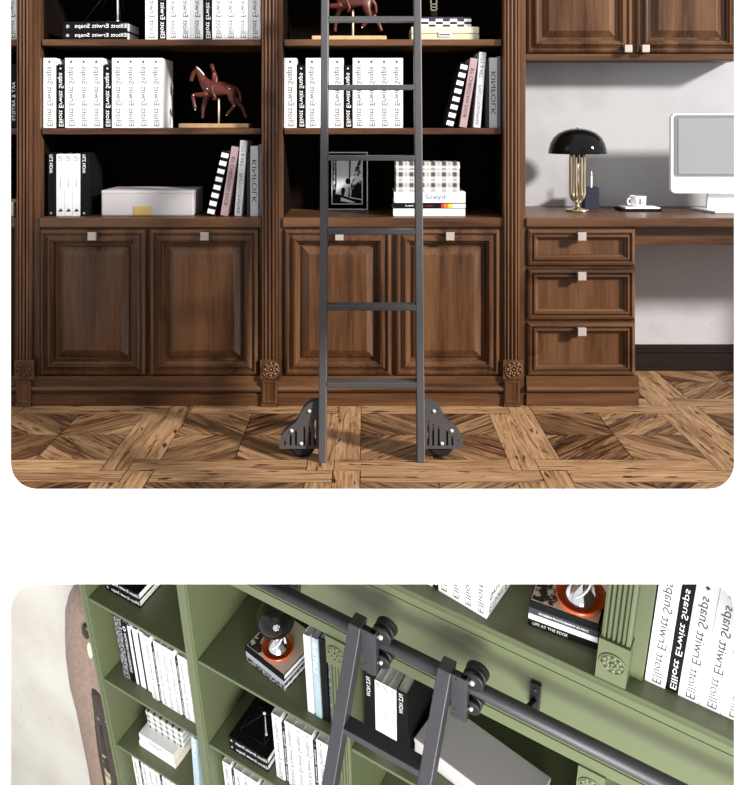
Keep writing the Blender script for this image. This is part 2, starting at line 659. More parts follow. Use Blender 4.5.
def snaps_row(frame, x0, y0, z0, pattern, ww, wb, hw, hb, dw, where, group, gap=0.0006, setback=0.004, skip=()):
    """a row of the same photo books; pattern like 'WBWWWB'"""
    x = x0
    n = {'W': 0, 'B': 0}
    out = []
    for i, ch in enumerate(pattern):
        w, h = (ww, hw) if ch == 'W' else (wb, hb)
        key = (ch, w, h, dw)
        lab = '%s %s book from the left edge %s' % (ORD[n[ch]], 'white' if ch == 'W' else 'black', where)
        n[ch] += 1
        if key not in _PROTO:
            _PROTO[key] = snaps_book(lab, w, h, dw, ch == 'B', group)
            r = _PROTO[key]
        else:
            r = dup(_PROTO[key])
            r['label'] = lab
            r['group'] = group
        put(r, frame, (x, y0 + (setback if ch == 'B' else 0), z0))
        x += w + gap
        out.append(r)
    return out

# =================================================================== SETTING
Y0 = 3.752            # front plane of the walnut cabinets
S0 = Y0 / F_PX
YW = 4.288            # plaster wall
YP = 1.95             # made-up white partition


def XF(px):
    return (px - CX) * S0


def ZF(py):
    return EYE - (py - CY) * S0


def rrect(x0, x1, z0, z1, rb, rt, n=10):
    pts = []
    for cx, cz, r, a0 in ((x0 + rb, z0 + rb, rb, PI), (x1 - rb, z0 + rb, rb, 1.5 * PI), (x1 - rt, z1 - rt, rt, 0), (x0 + rt, z1 - rt, rt, 0.5 * PI)):
        for i in range(n + 1):
            a = a0 + 0.5 * PI * i / n
            pts.append((cx + r * math.cos(a), cz + r * math.sin(a)))
    return pts


# white partition made up for the page, with two round-cornered openings
sp_ = YP / F_PX
xa, xb = X(10, YP), X(734.6, YP)
holes = [(xa, xb, Z(489.6, YP), 1.57, 26 * sp_, 0.004), (xa, xb, Z(850, YP), Z(584, YP), 0.02, 27 * sp_)]
outer = [(-1.4, -0.42), (2.6, -0.42), (2.6, 0.30), (1.0, 0.30), (1.0, 1.22), (1.85, 1.22), (1.85, 2.12), (1.0, 2.12), (1.0, 1.64), (-1.4, 1.64)]  # right-hand arm and low extension added out of view to block sun
wf = MB()
wf.mesh(plate(outer, [rrect(*h) for h in holes], 0.004), Matrix.Translation((0, YP + 0.002, 0)) @ XZ)
for (x0, x1, z0, z1, rb, rt) in holes:
    g = 0.05
    a = rrect(x0, x1, z0, z1, rb, rt)
    b = rrect(x0 - g, x1 + g, z0 - g, z1 + 0.02, rb + g * 0.6, rt + 0.015)
    wf.loft([[(x, YP + 0.004, z) for x, z in a], [(x, YP + 0.04, z) for x, z in b]], caps=False)
struct(wf.build('page_partition', M['page']), 'added white page partition with two round-cornered openings one above the other')

# plaster wall behind the desk, dark skirting
struct(MB().box(-2.4, 2.5, YW, YW + 0.08, -0.03, 2.7).build('wall_back', M['plaster']), 'grey white plaster wall behind the desk and bookcases')
bb = MB()
zt = Z(345.2, YW - 0.02)
bb.prism([(0, 0), (0.020, 0), (0.020, zt * 0.60), (0.014, zt * 0.66), (0.018, zt * 0.72), (0.018, zt * 0.80), (0.009, zt * 0.86), (0.009, zt), (0, zt)],
         lambda p, q, t: (t, YW - p, q), XF(640), 2.5)
struct(bb.build('baseboard_back', wood('walnut_skirting', (0.004, 0.0025, 0.002), (0.008, 0.0045, 0.003), (0.014, 0.008, 0.006), 'X', rough=0.35)), 'dark brown skirting board under the desk')


# oak parquet: pinwheel strips around square panels of planks running to their corners
def clip(poly, a, b, c):
    out = []
    for i in range(len(poly)):
        p, q = poly[i], poly[(i + 1) % len(poly)]
        dp, dq = a * p[0] + b * p[1] - c, a * q[0] + b * q[1] - c
        if dp <= 0:
            out.append(p)
        if (dp < 0 < dq) or (dq < 0 < dp):
            t = dp / (dp - dq)
            out.append((p[0] + t * (q[0] - p[0]), p[1] + t * (q[1] - p[1])))
    return out


FX0, FX1, FY0, FY1 = -2.3, 2.45, 2.85, YW
planks = []


def plank(poly, ang, tone):
    for a, b, c in ((-1, 0, -FX0), (1, 0, FX1), (0, -1, -FY0), (0, 1, FY1)):
        poly = clip(poly, a, b, c)
        if len(poly) < 3:
            return
    cx = sum(p[0] for p in poly) / len(poly)
    cy = sum(p[1] for p in poly) / len(poly)
    g = 0.0016
    out = []
    for p in poly:
        d = math.hypot(p[0] - cx, p[1] - cy)
        k = max(0, 1 - 1.5 * g / max(d, 1e-4))
        out.append((cx + (p[0] - cx) * k, cy + (p[1] - cy) * k))
    planks.append((out, ang, tone))


PX, PY, HX, HY = 0.682, 0.698, 0.0885, 0.099
OX, OY = -0.105, 3.0416
rnd = random.Random(3)
for i in range(-4, 5):
    for j in range(-1, 3):
        cx, cy = OX + i * PX, OY + j * PY
        # strips (pinwheel crossing)
        def rc(x0, x1, y0, y1):
            return [(x0, y0), (x1, y0), (x1, y1), (x0, y1)]
        lt = lambda: rnd.uniform(0.78, 1.0)
        plank(rc(cx, cx + PX - HX, cy, cy + HY), 0, lt())
        plank(rc(cx + HX - PX + PX, cx + PX, cy - HY, cy), 0, lt())
        plank(rc(cx, cx + HX, cy - PY + HY, cy), PI / 2, lt())
        plank(rc(cx - HX, cx, cy, cy + PY - HY), PI / 2, lt())
        # panel between crossings
        ax, bx, ay, by = cx + HX, cx + PX - HX, cy + HY, cy + PY - HY
        mx, my = (ax + bx) / 2, (ay + by) / 2
        for qx0, qx1, qy0, qy1, sgn in ((ax, mx, ay, my, 1), (mx, bx, my, by, 1), (mx, bx, ay, my, -1), (ax, mx, my, by, -1)):
            ang = math.atan2((qy1 - qy0) * sgn, qx1 - qx0)
            nx, ny = -math.sin(ang), math.cos(ang)
            c0 = nx * mx + ny * my
            wd = 0.073
            for s in range(-3, 3):
                poly = rc(qx0, qx1, qy0, qy1)
                poly = clip(poly, -nx, -ny, -(c0 + s * wd))
                if len(poly) > 2:
                    poly = clip(poly, nx, ny, c0 + (s + 1) * wd)
                if len(poly) > 2:
                    plank(poly, ang, rnd.choice([0.0, 0.05, 0.2, 0.4, 0.7]) + rnd.uniform(0, 0.1))
me = bpy.data.meshes.new('floor')
vs, fs = [], []
for poly, ang, tone in planks:
    fs.append(list(range(len(vs), len(vs) + len(poly))))
    vs += [(x, y, 0.0) for x, y in poly]
nb = len(vs)
vs += [(FX0, FY0, -0.002), (FX1, FY0, -0.002), (FX1, FY1, -0.002), (FX0, FY1, -0.002), (FX0, FY0, -0.035), (FX1, FY0, -0.035), (FX1, FY1, -0.035), (FX0, FY1, -0.035)]
for f in ((0, 1, 2, 3), (7, 6, 5, 4), (0, 4, 5, 1), (1, 5, 6, 2), (2, 6, 7, 3), (3, 7, 4, 0)):
    fs.append([nb + k for k in f])
me.from_pydata(vs, [], fs)
me.materials.append(M['floor'])
me.materials.append(M['gap'])
uvl = me.uv_layers.new(name='grain')
at = me.attributes.new('tone', 'FLOAT', 'FACE')
for pi_, p in enumerate(me.polygons):
    if pi_ < len(planks):
        poly, ang, tone = planks[pi_]
        at.data[pi_].value = min(1, tone)
        ox, oy = rnd.uniform(0, 50), rnd.uniform(0, 50)
        ca, sa = math.cos(ang), math.sin(ang)
        for li in p.loop_indices:
            v = me.vertices[me.loops[li].vertex_index].co
            uvl.data[li].uv = (v.x * ca + v.y * sa + ox, -v.x * sa + v.y * ca + oy)
    else:
        p.material_index = 1
fl = bpy.data.objects.new('floor', me)
COL.objects.link(fl)
struct(fl, 'oak parquet floor of square star panels framed by double strips')

# unseen deck closing the gap behind the partition, widened to block sun below
dk = MB()
dk.prism([(1.99, 0.325), (2.85, -0.004), (2.85, -0.03), (1.99, 0.30)], lambda p, q, t: (t, p, q), -1.35, 2.45)
struct(dk.build('trim_1', M['wh']), 'unseen dark sloping board between the two openings, widened to block sun')

struct(MB().box(2.46, 2.54, 1.99, 4.6, -4.3, -0.037).build('sun_block_wall', M['cream']), 'unseen sun-blocking wall added beside the green library')  # unseen wall added to keep sun streaks off the green library

# =================================================================== WALNUT BOOKCASES
YB = Y0 + 0.40
ZC = EYE - 93.2 * S0          # counter top 0.766
ROW1, ROW0 = ZF(128), ZF(39)
GAP = 0.0006
ROWS = [ROW1, ROW0, ROW0 + 0.363, ROW0 + 0.726]
ZTOP = 2.62
DOORPROF = [(0, -0.012), (0, 0.004), (0.004, 0.012), (0.012, 0.017), (0.016, 0.017), (0.018, 0.007), (0.022, 0.007), (0.034, 0.015), (0.039, 0.021), (0.045, 0.021), (0.049, 0.011),
            (0.055, 0.009), (0.059, -0.004), (0.061, -0.0108), (0.069, -0.0108), (0.072, -0.004), (0.100, 0.011), (0.103, 0.012)]
DRAWPROF = [(0, -0.012), (0, 0.004), (0.004, 0.014), (0.012, 0.018), (0.016, 0.018), (0.018, 0.008), (0.023, 0.008), (0.026, 0.018), (0.032, 0.019), (0.036, 0.007), (0.042, 0.005),
            (0.047, -0.012), (0.050, -0.014)]


def knob(parent, x, y, z, name='knob'):
    k = MB()
    k.box(x - 0.020, x + 0.020, y - 0.003, y, z - 0.020, z + 0.020, 1)
    k.box(x - 0.006, x + 0.006, y - 0.016, y, z - 0.006, z + 0.006, 1)
    k.box(x - 0.0165, x + 0.0165, y - 0.032, y - 0.014, z - 0.0165, z + 0.0165, 0)
    return k.build(name, [M['nickel'], M['blackmetal']], parent, 0.0012)


def door(parent, x0, x1, z0, z1, yf, kx, kz, prof=DOORPROF, name='door', mat='wv'):
    d = rect_loft(MB(), x0, x1, z0, z1, yf, prof).build(name, M[mat], parent)
    knob(d, kx, yf - 0.016, kz)
    return d


def pilaster(parent, x0, x1, ytop=ZTOP):
    yp = Y0 - 0.022
    w = x1 - x0
    pts = [(x0, Y0 + 0.05), (x0, yp + 0.006), (x0 + w * 0.06, yp), (x0 + w * 0.13, yp), (x0 + w * 0.13, yp + 0.006)]
    n, a, b = 3, x0 + w * 0.15, x1 - w * 0.15
    r = (b - a) / n / 2
    for i in range(n):
        c = a + r * (2 * i + 1)
        for k in range(7):
            t = PI - PI * k / 6
            pts.append((c + r * 0.94 * math.cos(t), yp + 0.011 - 0.014 * math.sin(t)))
    pts += [(x1 - w * 0.13, yp + 0.006), (x1 - w * 0.13, yp), (x1 - w * 0.06, yp), (x1, yp + 0.006), (x1, Y0 + 0.05)]
    zb0, zb1 = ZF(377.5), ZF(358)
    p = MB()
    p.loft([[(x, y, zb1 - 0.002) for x, y in pts], [(x, y, ytop) for x, y in pts]])
    e = 0.012
    p.box(x0 - e * 0.3, x1 + e * 1.2, yp - 0.008, Y0 - 0.0255, zb0, zb1)
    p.box(x0, x1, Y0 - 0.026, Y0 + 0.05, zb0, zb1)
    p.box(x0, x1, yp - 0.002, Y0 + 0.05, 0, zb0)
    rect_loft(p, x0 + 0.001, x1 - 0.001, 0.012, zb0 - 0.004, yp - 0.002, [(0, 0), (0.004, 0.004), (0.010, 0.004), (0.013, 0.001)])
    p.box(x0, x1, yp - 0.008, Y0 + 0.05, 0, 0.014)
    o = p.build('pilaster', M['wv'], parent)
    rm = rosette_mb(MB(), (x0 + x1) / 2 + 0.005, yp - 0.009, (zb0 + zb1) / 2, 0.034)
    rm.build('rosette', M['wv'], o)


def plinth_mb(mb, x0, x1, yf=Y0):
    zt = ZF(375.5)
    prof = [(0.012, 0), (0.012, 0.046), (0.003, 0.050), (0.003, 0.056), (0.019, 0.060), (0.024, 0.068), (0.018, 0.079), (0.009, 0.083), (0.009, zt), (-0.1, zt), (-0.1, 0)]
    return mb.prism(prof, lambda p, q, t: (t, yf - p, q), x0, x1)


def bay(label, pl, pr, qr, doors, end=None):
    """one bookcase: left side from pl, interior to pr, pilaster pr..qr, optional end panel"""
    x0, x1, x2 = XF(pl) + 0.0008, XF(pr), XF(qr)
    t = thing('bookcase', label, 'bookcase', ((x0 + x1) / 2, Y0, 0), 'walnut bookcases along the wall')
    a, b = x0 + (0.0185 if end else 0.028), x1
    sd = MB().box(x0, a, Y0, YB, 0, ZTOP).box(b, x2, Y0 + 0.03, YB, 0, ZTOP)
    if end:
        sd.box(x2, XF(end), Y0 - 0.002, YB, 0, ZTOP)
    sd.build('side_panel', M['wv'], t, 0.002)
    MB().box(a, b, YB - 0.012, YB, 0.1, ZTOP).box(a, a + 0.0015, Y0 + 0.045, YB - 0.012, ZC, ZTOP).box(b - 0.0012, b, Y0 + 0.03, YB - 0.012, ZC, ZTOP).build('interior_lining', M['wshade'], t)  # near-black sheets paint the shade inside the shelves
    MB().box(a, b, Y0 + 0.012, YB - 0.02, 0.1, ZC - 0.03).build('base_carcass', M['wv'], t)
    MB().box(a, b, Y0 - 0.010, YB - 0.014, ZF(227.3), ZC - GAP).build('counter', M['wh'], t, 0.004)
    for z in ROWS:
        MB().box(a + 0.005, b - 0.005, Y0 + 0.006, YB - 0.014, z - 0.026, z - GAP).build('shelf', M['wh'], t, 0.003)
    MB().box(x0 + 0.0006, x2, Y0 - 0.03, YB, ZTOP, ZTOP + 0.06).build('cornice', M['wh'], t, 0.006)
    plinth_mb(MB(), x0, x1).build('plinth', M['wh'], t)
    pilaster(t, x1, x2)
    for d0, d1 in doors:
        door(t, XF(d0), XF(d1), ZF(374.8), ZF(229), Y0, XF((d0 + d1) / 2 + 1.6), ZF(235))
    return t


bay('walnut bookcase cut off at the far side, only its pilaster and shelf ends showing', -211, 18, 33, [(-203, -98), (-93, 12)])
bay('walnut bookcase with two panelled doors under the shelf holding a white box', 33, 262, 278, [(40.4, 146.5), (150.6, 258.8)])
bay('walnut bookcase with two panelled doors standing behind the ladder', 278, 503, 519, [(284.5, 391.5), (395.5, 499.5)], end=525.5)

# ------------------------------------------------------------------ desk
YD = Y0
DX0, DX1 = XF(525.6), 2.42
dsk = thing('desk', 'long walnut desk with three drawers under its top, against the plaster wall', 'desk', (XF(581), Y0, 0))
MB().box(DX0, DX1, Y0 - 0.012, YW - 0.002, ZF(227), ZF(217.6) - GAP).build('desk_top', M['wh'], dsk, 0.004)
MB().box(DX0 + 0.002, XF(635.5), Y0 + 0.004, YW - 0.03, 0.1, ZF(227.2)).build('pedestal', M['wv'], dsk, 0.003)
plinth_mb(MB(), DX0 + 0.002, XF(635.5) + 0.010).build('plinth', M['wh'], dsk)
MB().box(XF(635.5), DX1 - 0.03, Y0 + 0.05, Y0 + 0.07, ZF(246.8), ZF(227.2)).build('apron', M['wh'], dsk, 0.002)
MB().box(DX1 - 0.03, DX1, Y0 + 0.03, YW - 0.03, 0, ZF(227.2)).build('end_panel', M['wv'], dsk)
for (ya, yb, ky) in ((228.6, 265.3, 236.6), (268.2, 319.3, 275.9), (321.8, 374.8, 330.8)):
    d = rect_loft(MB(), XF(527), XF(634.6), ZF(yb), ZF(ya), Y0, DRAWPROF).build('drawer', M['wh'], dsk)
    knob(d, XF(579.5), Y0 - 0.016, ZF(ky - 1.4))

# ------------------------------------------------------------------ wall cabinet
YC = 4.14
wc = thing('wall_cabinet', 'walnut wall cabinet with two panelled doors hanging above the desk', 'cabinet', (X(630, YC), YW, Z(60.8, YC)))
cx0, cx1 = X(525.2, YC), X(739, YC)
MB().box(cx0, cx1, YC + 0.004, YW - 0.002, Z(60.8, YC), 2.40).build('carcass', M['wv'], wc, 0.002)
MB().box(cx0, cx1, YC - 0.012, YC + 0.03, Z(60.8, YC), Z(54.2, YC)).build('light_rail', M['wh'], wc, 0.003)
for (a, b, kx) in ((525.9, 631.6, 625.6), (635.2, 738, 642.9)):
    door(wc, max(X(a, YC), cx0 + 0.004), X(b, YC), Z(53.4, YC), 2.38, YC, X(kx, YC), Z(49.3, YC))

# ------------------------------------------------------------------ ladder
def lad_y(z, y0=3.138, k=0.131):
    return y0 + k * z


lad = thing('library_ladder', 'dark grey steel ladder leaning in front of the walnut bookcase', 'ladder', (0.024, 3.14, 0))
LXL, LXR, LT = -0.1445, 0.1895, 2.55
for xc in (LXL, LXR):
    s = MB()
    s.loft([[(xc - 0.0135, lad_y(z) - 0.03, z), (xc + 0.0135, lad_y(z) - 0.03, z), (xc + 0.0135, lad_y(z) + 0.03, z), (xc - 0.0135, lad_y(z) + 0.03, z)] for z in (0.0, LT)])
    s.build('stile', M['iron'], lad, 0.003)
for i in range(9):
    z = (0.254, 0.5110, 0.7690, 1.0255, 1.2770, 1.5245, 1.78, 2.035, 2.29)[i]
    y = lad_y(z)
    MB().box(LXL + 0.0135, LXR - 0.0135, y - 0.032, y + 0.026, z - 0.0090, z + 0.0090).build('rung', M['iron'], lad, 0.002)
YR = 3.172
s_ = YR / F_PX
outl = [(318.2, 399.5), (313, 399.6), (309, 401), (304.5, 404.3), (301, 408.7), (298.6, 413.5), (296.4, 418.3), (292.8, 422), (288.3, 425.3), (284.2, 429), (281.3, 433), (279, 438.5), (278, 446.8), (319, 446.8)]
slots = [(284, 437.5, 443.6), (289.6, 432.5, 443.6), (294.8, 429, 443.6), (303.2, 424.5, 443.6), (308.7, 420.5, 443.6), (313.6, 418, 443.6)]
for sgn, xs in ((1, LXL), (-1, LXR)):
    base = X(321.5, YR)

    def mx_(px):
        return xs + sgn * (X(px, YR) - base)
    op = [(mx_(px), Z(py, YR)) for px, py in outl]
    hs = [[(mx_(c - 1.0), Z(b, YR)), (mx_(c + 1.0), Z(b, YR)), (mx_(c + 1.0), Z(a, YR)), (mx_(c - 1.0), Z(a, YR))] for c, a, b in slots]
    me_ = plate(op, hs, 0.004)
    me2_ = plate(op, [], 0.004)
    br = MB()
    br.mesh(me_, Matrix.Translation((0, YR - 0.018, 0)) @ XZ)
    br.mesh(me_, Matrix.Translation((0, YR + 0.022, 0)) @ XZ)
    bo = br.build('caster_bracket', M['iron'], lad)
    for px, py in ((308, 409.5), (290.4, 429), (300, 441.7)):
        MB().cyl((mx_(px), YR - 0.023, Z(py, YR)), (mx_(px), YR + 0.024, Z(py, YR)), 0.0062, 14).build('bolt', M['chrome'], bo)
    wx, wr = mx_(301), 0.046
    w = MB()
    prof = [(wr * 0.3, -0.012), (wr * 0.82, -0.012), (wr, -0.008), (wr, 0.008), (wr * 0.82, 0.012), (wr * 0.3, 0.012)]
    n = 36
    w.loft([[(wx + r * math.cos(2 * PI * j / n), YR + 0.002 + d, wr + r * math.sin(2 * PI * j / n)) for j in range(n)] for r, d in prof], smooth=False)
    w.build('wheel', M['iron_dark'], lad)

# =================================================================== THINGS ON THE WALNUT SHELVES
WW, WB_, HW, HB, DW = 0.0512, 0.0368, 0.2877, 0.2590, 0.215
YS = 3.78
snaps_row(I4, X(43.2, YS), YS, ROW1, 'WBWWWBWWWW', WW, WB_, HW, HB, DW, 'in the row beside the small red horse', 'photo books beside the red horse')
snaps_row(I4, X(284, YS), YS, ROW1, 'WBWWWBWWWW', WW, WB_, HW, HB, DW, 'in the row behind the ladder', 'photo books behind the ladder')
snaps_row(I4, X(145.2, YS), YS, ROW0, 'WBWWWBWWWW', 0.0494, WB_, HW, HB, DW, 'in the top row above the small red horse', 'photo books above the red horse')[0]
snaps_row(I4, X(17.8, YS) - 2 * WW, YS, ROW0, 'WW', WW, WB_, HW, HB, DW, 'on the cut-off bookcase upper shelf', 'photo books on the cut-off bookcase')
b = book('black art book with white lettering at the end of the cut-off bookcase', 0.045, 0.262, 0.2, M['black'],
         title=[('ART & ARTISTS', 0.19, 0.16, 0.030, 0.013, 'down', M['ink_white'])])
put(b, I4, (X(18, YS) - 0.0475, YS, ROW1))
b = book('beige book lying flat at the bottom of the cut-off bookcase', 0.058, 0.26, 0.19, M['beige'], M['cream_paper'], flat=True)
put(b, I4, (X(13.5, YS) - 0.26, YS, ZC))

# black books lying flat with a wire pyramid on top
BT1, BT2 = 0.0345, 0.0395


def snaps_flat(label, ln, th, dep, group=None):
    return book(label, th, ln, dep, M['black'], M['paper'], flat=True, group=group,
                title=[(SNAPS, ln * 0.985, ln * 0.80, th * 0.52, th * 0.56, 'back', M['ink_white']), ('*', ln * 0.10, ln * 0.05, th * 0.52, th * 0.4, 'back', M['ink_white'])])


def wire_pyramid(label, w, d, h):
    t = thing('wire_pyramid', label, 'ornament')
    r = w * 0.018
    bs = [(0, 0, r), (w, 0, r), (w, d, r), (0, d, r)]
    ap = (w * 0.86, d * 0.3, h)
    f = MB()
    for i in range(4):
        f.tube([bs[i], bs[(i + 1) % 4]], r, 8)
        f.tube([bs[i], ap], r, 8)
    f.build('rod_frame', M['black'], t)
    p = MB()
    p.tube([(w * 0.86, d * 0.3, r), ap], r * 1.5, 8)
    p.build('upright', M['silver'], t)
    for q in (ap, (w * 0.86, d * 0.3, r * 2.7)):
        MB().ball(q, r * 2.6, 10, 8).build('end_ball', M['ink_white'], t)
    return t


b1 = snaps_flat('lower black photo book of the flat pair on the walnut top shelf', 0.266, BT1, 0.21, 'flat black pair on walnut shelf')
put(b1, I4, (X(62.8, 3.79), 3.79, ROW0))
b2 = snaps_flat('upper black photo book of the flat pair on the walnut top shelf', 0.266, BT2, 0.21, 'flat black pair on walnut shelf')
put(b2, I4, (X(62.8, 3.79), 3.792, ROW0 + BT1 + 0.0005))
put(wire_pyramid('wire pyramid with a pale upright on the walnut top shelf', 0.15, 0.13, 0.19), I4, (X(84, 3.82), 3.82, ROW0 + BT1 + BT2 + 0.001))


# leaning group
def square_spine(n, w, h):
    def f(root):
        m = MB()
        p = h / n
        for i in range(n):
            z = p * i + p * 0.2
            m.box(w * 0.06, w * 0.94, -0.0012, 0.0004, z, z + p * 0.55)
        m.build('white_squares', M['ink_white'], root)
    return f


def lean_group(frame, x, y, z, place, grp, s=1.0):
    hd = 0.2
    zb = book('black book with white squares down its spine, %s' % place, 0.033 * s, 0.272 * s, hd, M['black'], group=grp, extra=square_spine(8, 0.033 * s, 0.272 * s))
    a = math.radians(13.8)
    put(zb, frame, (x, y, z + 0.0336 * s * math.sin(a)), ry(a))
    pk = book('dusty pink leaning book, %s' % place, 0.0305 * s, 0.288 * s, hd, M['pink'], group=grp, title=[('BY CHRISTIAN DIOR', 0.245 * s, 0.205 * s, 0.0152 * s, 0.015 * s, 'down', M['ink_black'])])
    put(pk, frame, (x + 0.0575 * s, y, z + 0.0051 * s), ry(math.radians(9.3)))
    wh = book('tall white leaning book with dotted lettering, %s' % place, 0.029 * s, 0.312 * s, hd, M['palegrey'], group=grp,
              title=[('CITY & ART', 0.305 * s, 0.10 * s, 0.0145 * s, 0.013 * s, 'down', M['ink']), ('PHOTOGRAPHER', 0.175 * s, 0.165 * s, 0.0145 * s, 0.013 * s, 'down', M['ink'])])
    put(wh, frame, (x + 0.1155 * s, y, z + 0.0024 * s), ry(math.radians(4.5)))
    sl = book('thin slate book, %s' % place, 0.0140 * s, 0.262 * s, hd, M['slate'], group=grp)
    put(sl, frame, (x + 0.1668 * s, y + 0.004, z))
    kf = book('pale grey book with large black capitals, %s' % place, 0.0325 * s, 0.29 * s, hd, M['palegrey'], group=grp,
              title=[('KINFOLK', 0.232 * s, 0.178 * s, 0.016 * s, 0.019 * s, 'down', M['ink_black'])])
    put(kf, frame, (x + 0.1815 * s, y, z))
    li = book('thin lilac grey book, %s' % place, 0.0135 * s, 0.296 * s, hd, M['lilac'], M['white'], group=grp)
    put(li, frame, (x + 0.2150 * s, y + 0.006, z))


YL = 3.79
lean_group(I4, X(206.3, YL), YL, ZC, 'beside the white box', 'leaning books beside the white box')
lean_group(I4, X(445.3, YL), YL, ROW1, 'on the shelf over the plaid box', 'leaning books over the plaid box')


# black and white file-like books
def film_books(frame, x, y, z, place, grp, s=1.0, wb=0.035, ww=0.0322, h=0.262, dep=0.2):
    ti = [('FILZ NOW', h * 0.965, h * 0.29, wb * 0.42, wb * 0.38, 'down', M['ink_white']), ('o', h * 0.06, h * 0.03, wb * 0.42, wb * 0.25, 'down', M['ink_white'])]
    a = book('first black book from the left edge, %s' % place, wb, h, dep, M['black'], group=grp, title=ti)
    put(a, frame, (x, y, z))

    def mark(root):
        m = MB()
        m.add([(ww * 0.2, -0.0006, h * 0.07), (ww * 0.8, -0.0006, h * 0.07), (ww * 0.78, -0.0006, h * 0.10), (ww * 0.6, -0.0006, h * 0.105), (ww * 0.55, -0.0006, h * 0.125), (ww * 0.42, -0.0006, h * 0.10)], [(0, 1, 2, 3, 4, 5)])
        m.build('spine_mark', M['ink_black'], root)
    w0 = book('first white book from the left edge, %s' % place, ww, h * 0.975, dep, M['white'], group=grp,
              title=[('FILZ', h * 0.945, h * 0.085, ww * 0.5, ww * 0.5, 'down', M['ink']), ('number', h * 0.585, h * 0.14, ww * 0.5, ww * 0.2, 'down', M['ink'])], extra=mark)
    put(w0, frame, (x + wb + 0.001, y, z))
    for i in (1, 2):
        w1 = dup(w0)
        w1['label'] = '%s white book from the left edge, %s' % (ORD[i], place)
        put(w1, frame, (x + wb + 0.001 + i * (ww + 0.0008), y, z))
    c = dup(a)
    c['label'] = 'second black book from the left edge, %s' % place
    put(c, frame, (x + wb + 0.002 + 3 * (ww + 0.0008), y, z))


film_books(I4, X(47.6, 3.8), 3.8, ZC, 'in the row beside the white box on walnut', 'spines beside the white box')

# white box with gold label
t = thing('storage_box', 'long white box with a gold label on the walnut counter', 'box', (X(101.2, 3.8), 3.8, ZC))
bx = X(101.2, 3.8)
MB().box(bx, bx + 0.381, 3.8, 4.03, ZC, ZC + 0.104).build('box_body', M['boxwhite'], t, 0.006)
MB().box(X(134, 3.8), X(151, 3.8), 3.797, 3.801, ZC + 0.003, ZC + 0.040).build('gold_label', M['gold'], t)
MB().box(bx - 0.001, bx + 0.382, 3.799, 4.031, ZC + 0.088, ZC + 0.1065).build('lid', M['boxwhite'], t, 0.006)


# horse with rider ------------------------------------------------
def skin(name, mat, parent, chains, sub=2):
    """chains: list of [(x,y,z,r), ...]; first point of a later chain may repeat an earlier point to branch from it"""
    verts, edges, rad, idx = [], [], [], {}
    for ch in chains:
        prev = None
        for x, y, z, r in ch:
            key = (round(x, 5), round(y, 5), round(z, 5))
            if key not in idx:
                idx[key] = len(verts)
                verts.append((x, y, z))
                rad.append(r)
            k = idx[key]
            if prev is not None and prev != k:
                edges.append((prev, k))
            prev = k
    me = bpy.data.meshes.new(name)
    me.from_pydata(verts, edges, [])
    ob = bpy.data.objects.new(name, me)
    COL.objects.link(ob)
    md = ob.modifiers.new('skin', 'SKIN')
    md.use_smooth_shade = True
    for i, v in enumerate(me.skin_vertices[0].data):
        v.radius = (rad[i], rad[i])
        v.use_root = (i == 0)
    sb = ob.modifiers.new('sub', 'SUBSURF')
    sb.levels = sb.render_levels = sub
    bpy.context.view_layer.update()
    me2 = bpy.data.meshes.new_from_object(ob.evaluated_get(bpy.context.evaluated_depsgraph_get()))
    bpy.data.objects.remove(ob)
    me2.materials.clear()
    me2.materials.append(mat)
    for p in me2.polygons:
        p.use_smooth = True
    o = bpy.data.objects.new(name, me2)
    COL.objects.link(o)
    o.parent = parent
    return o


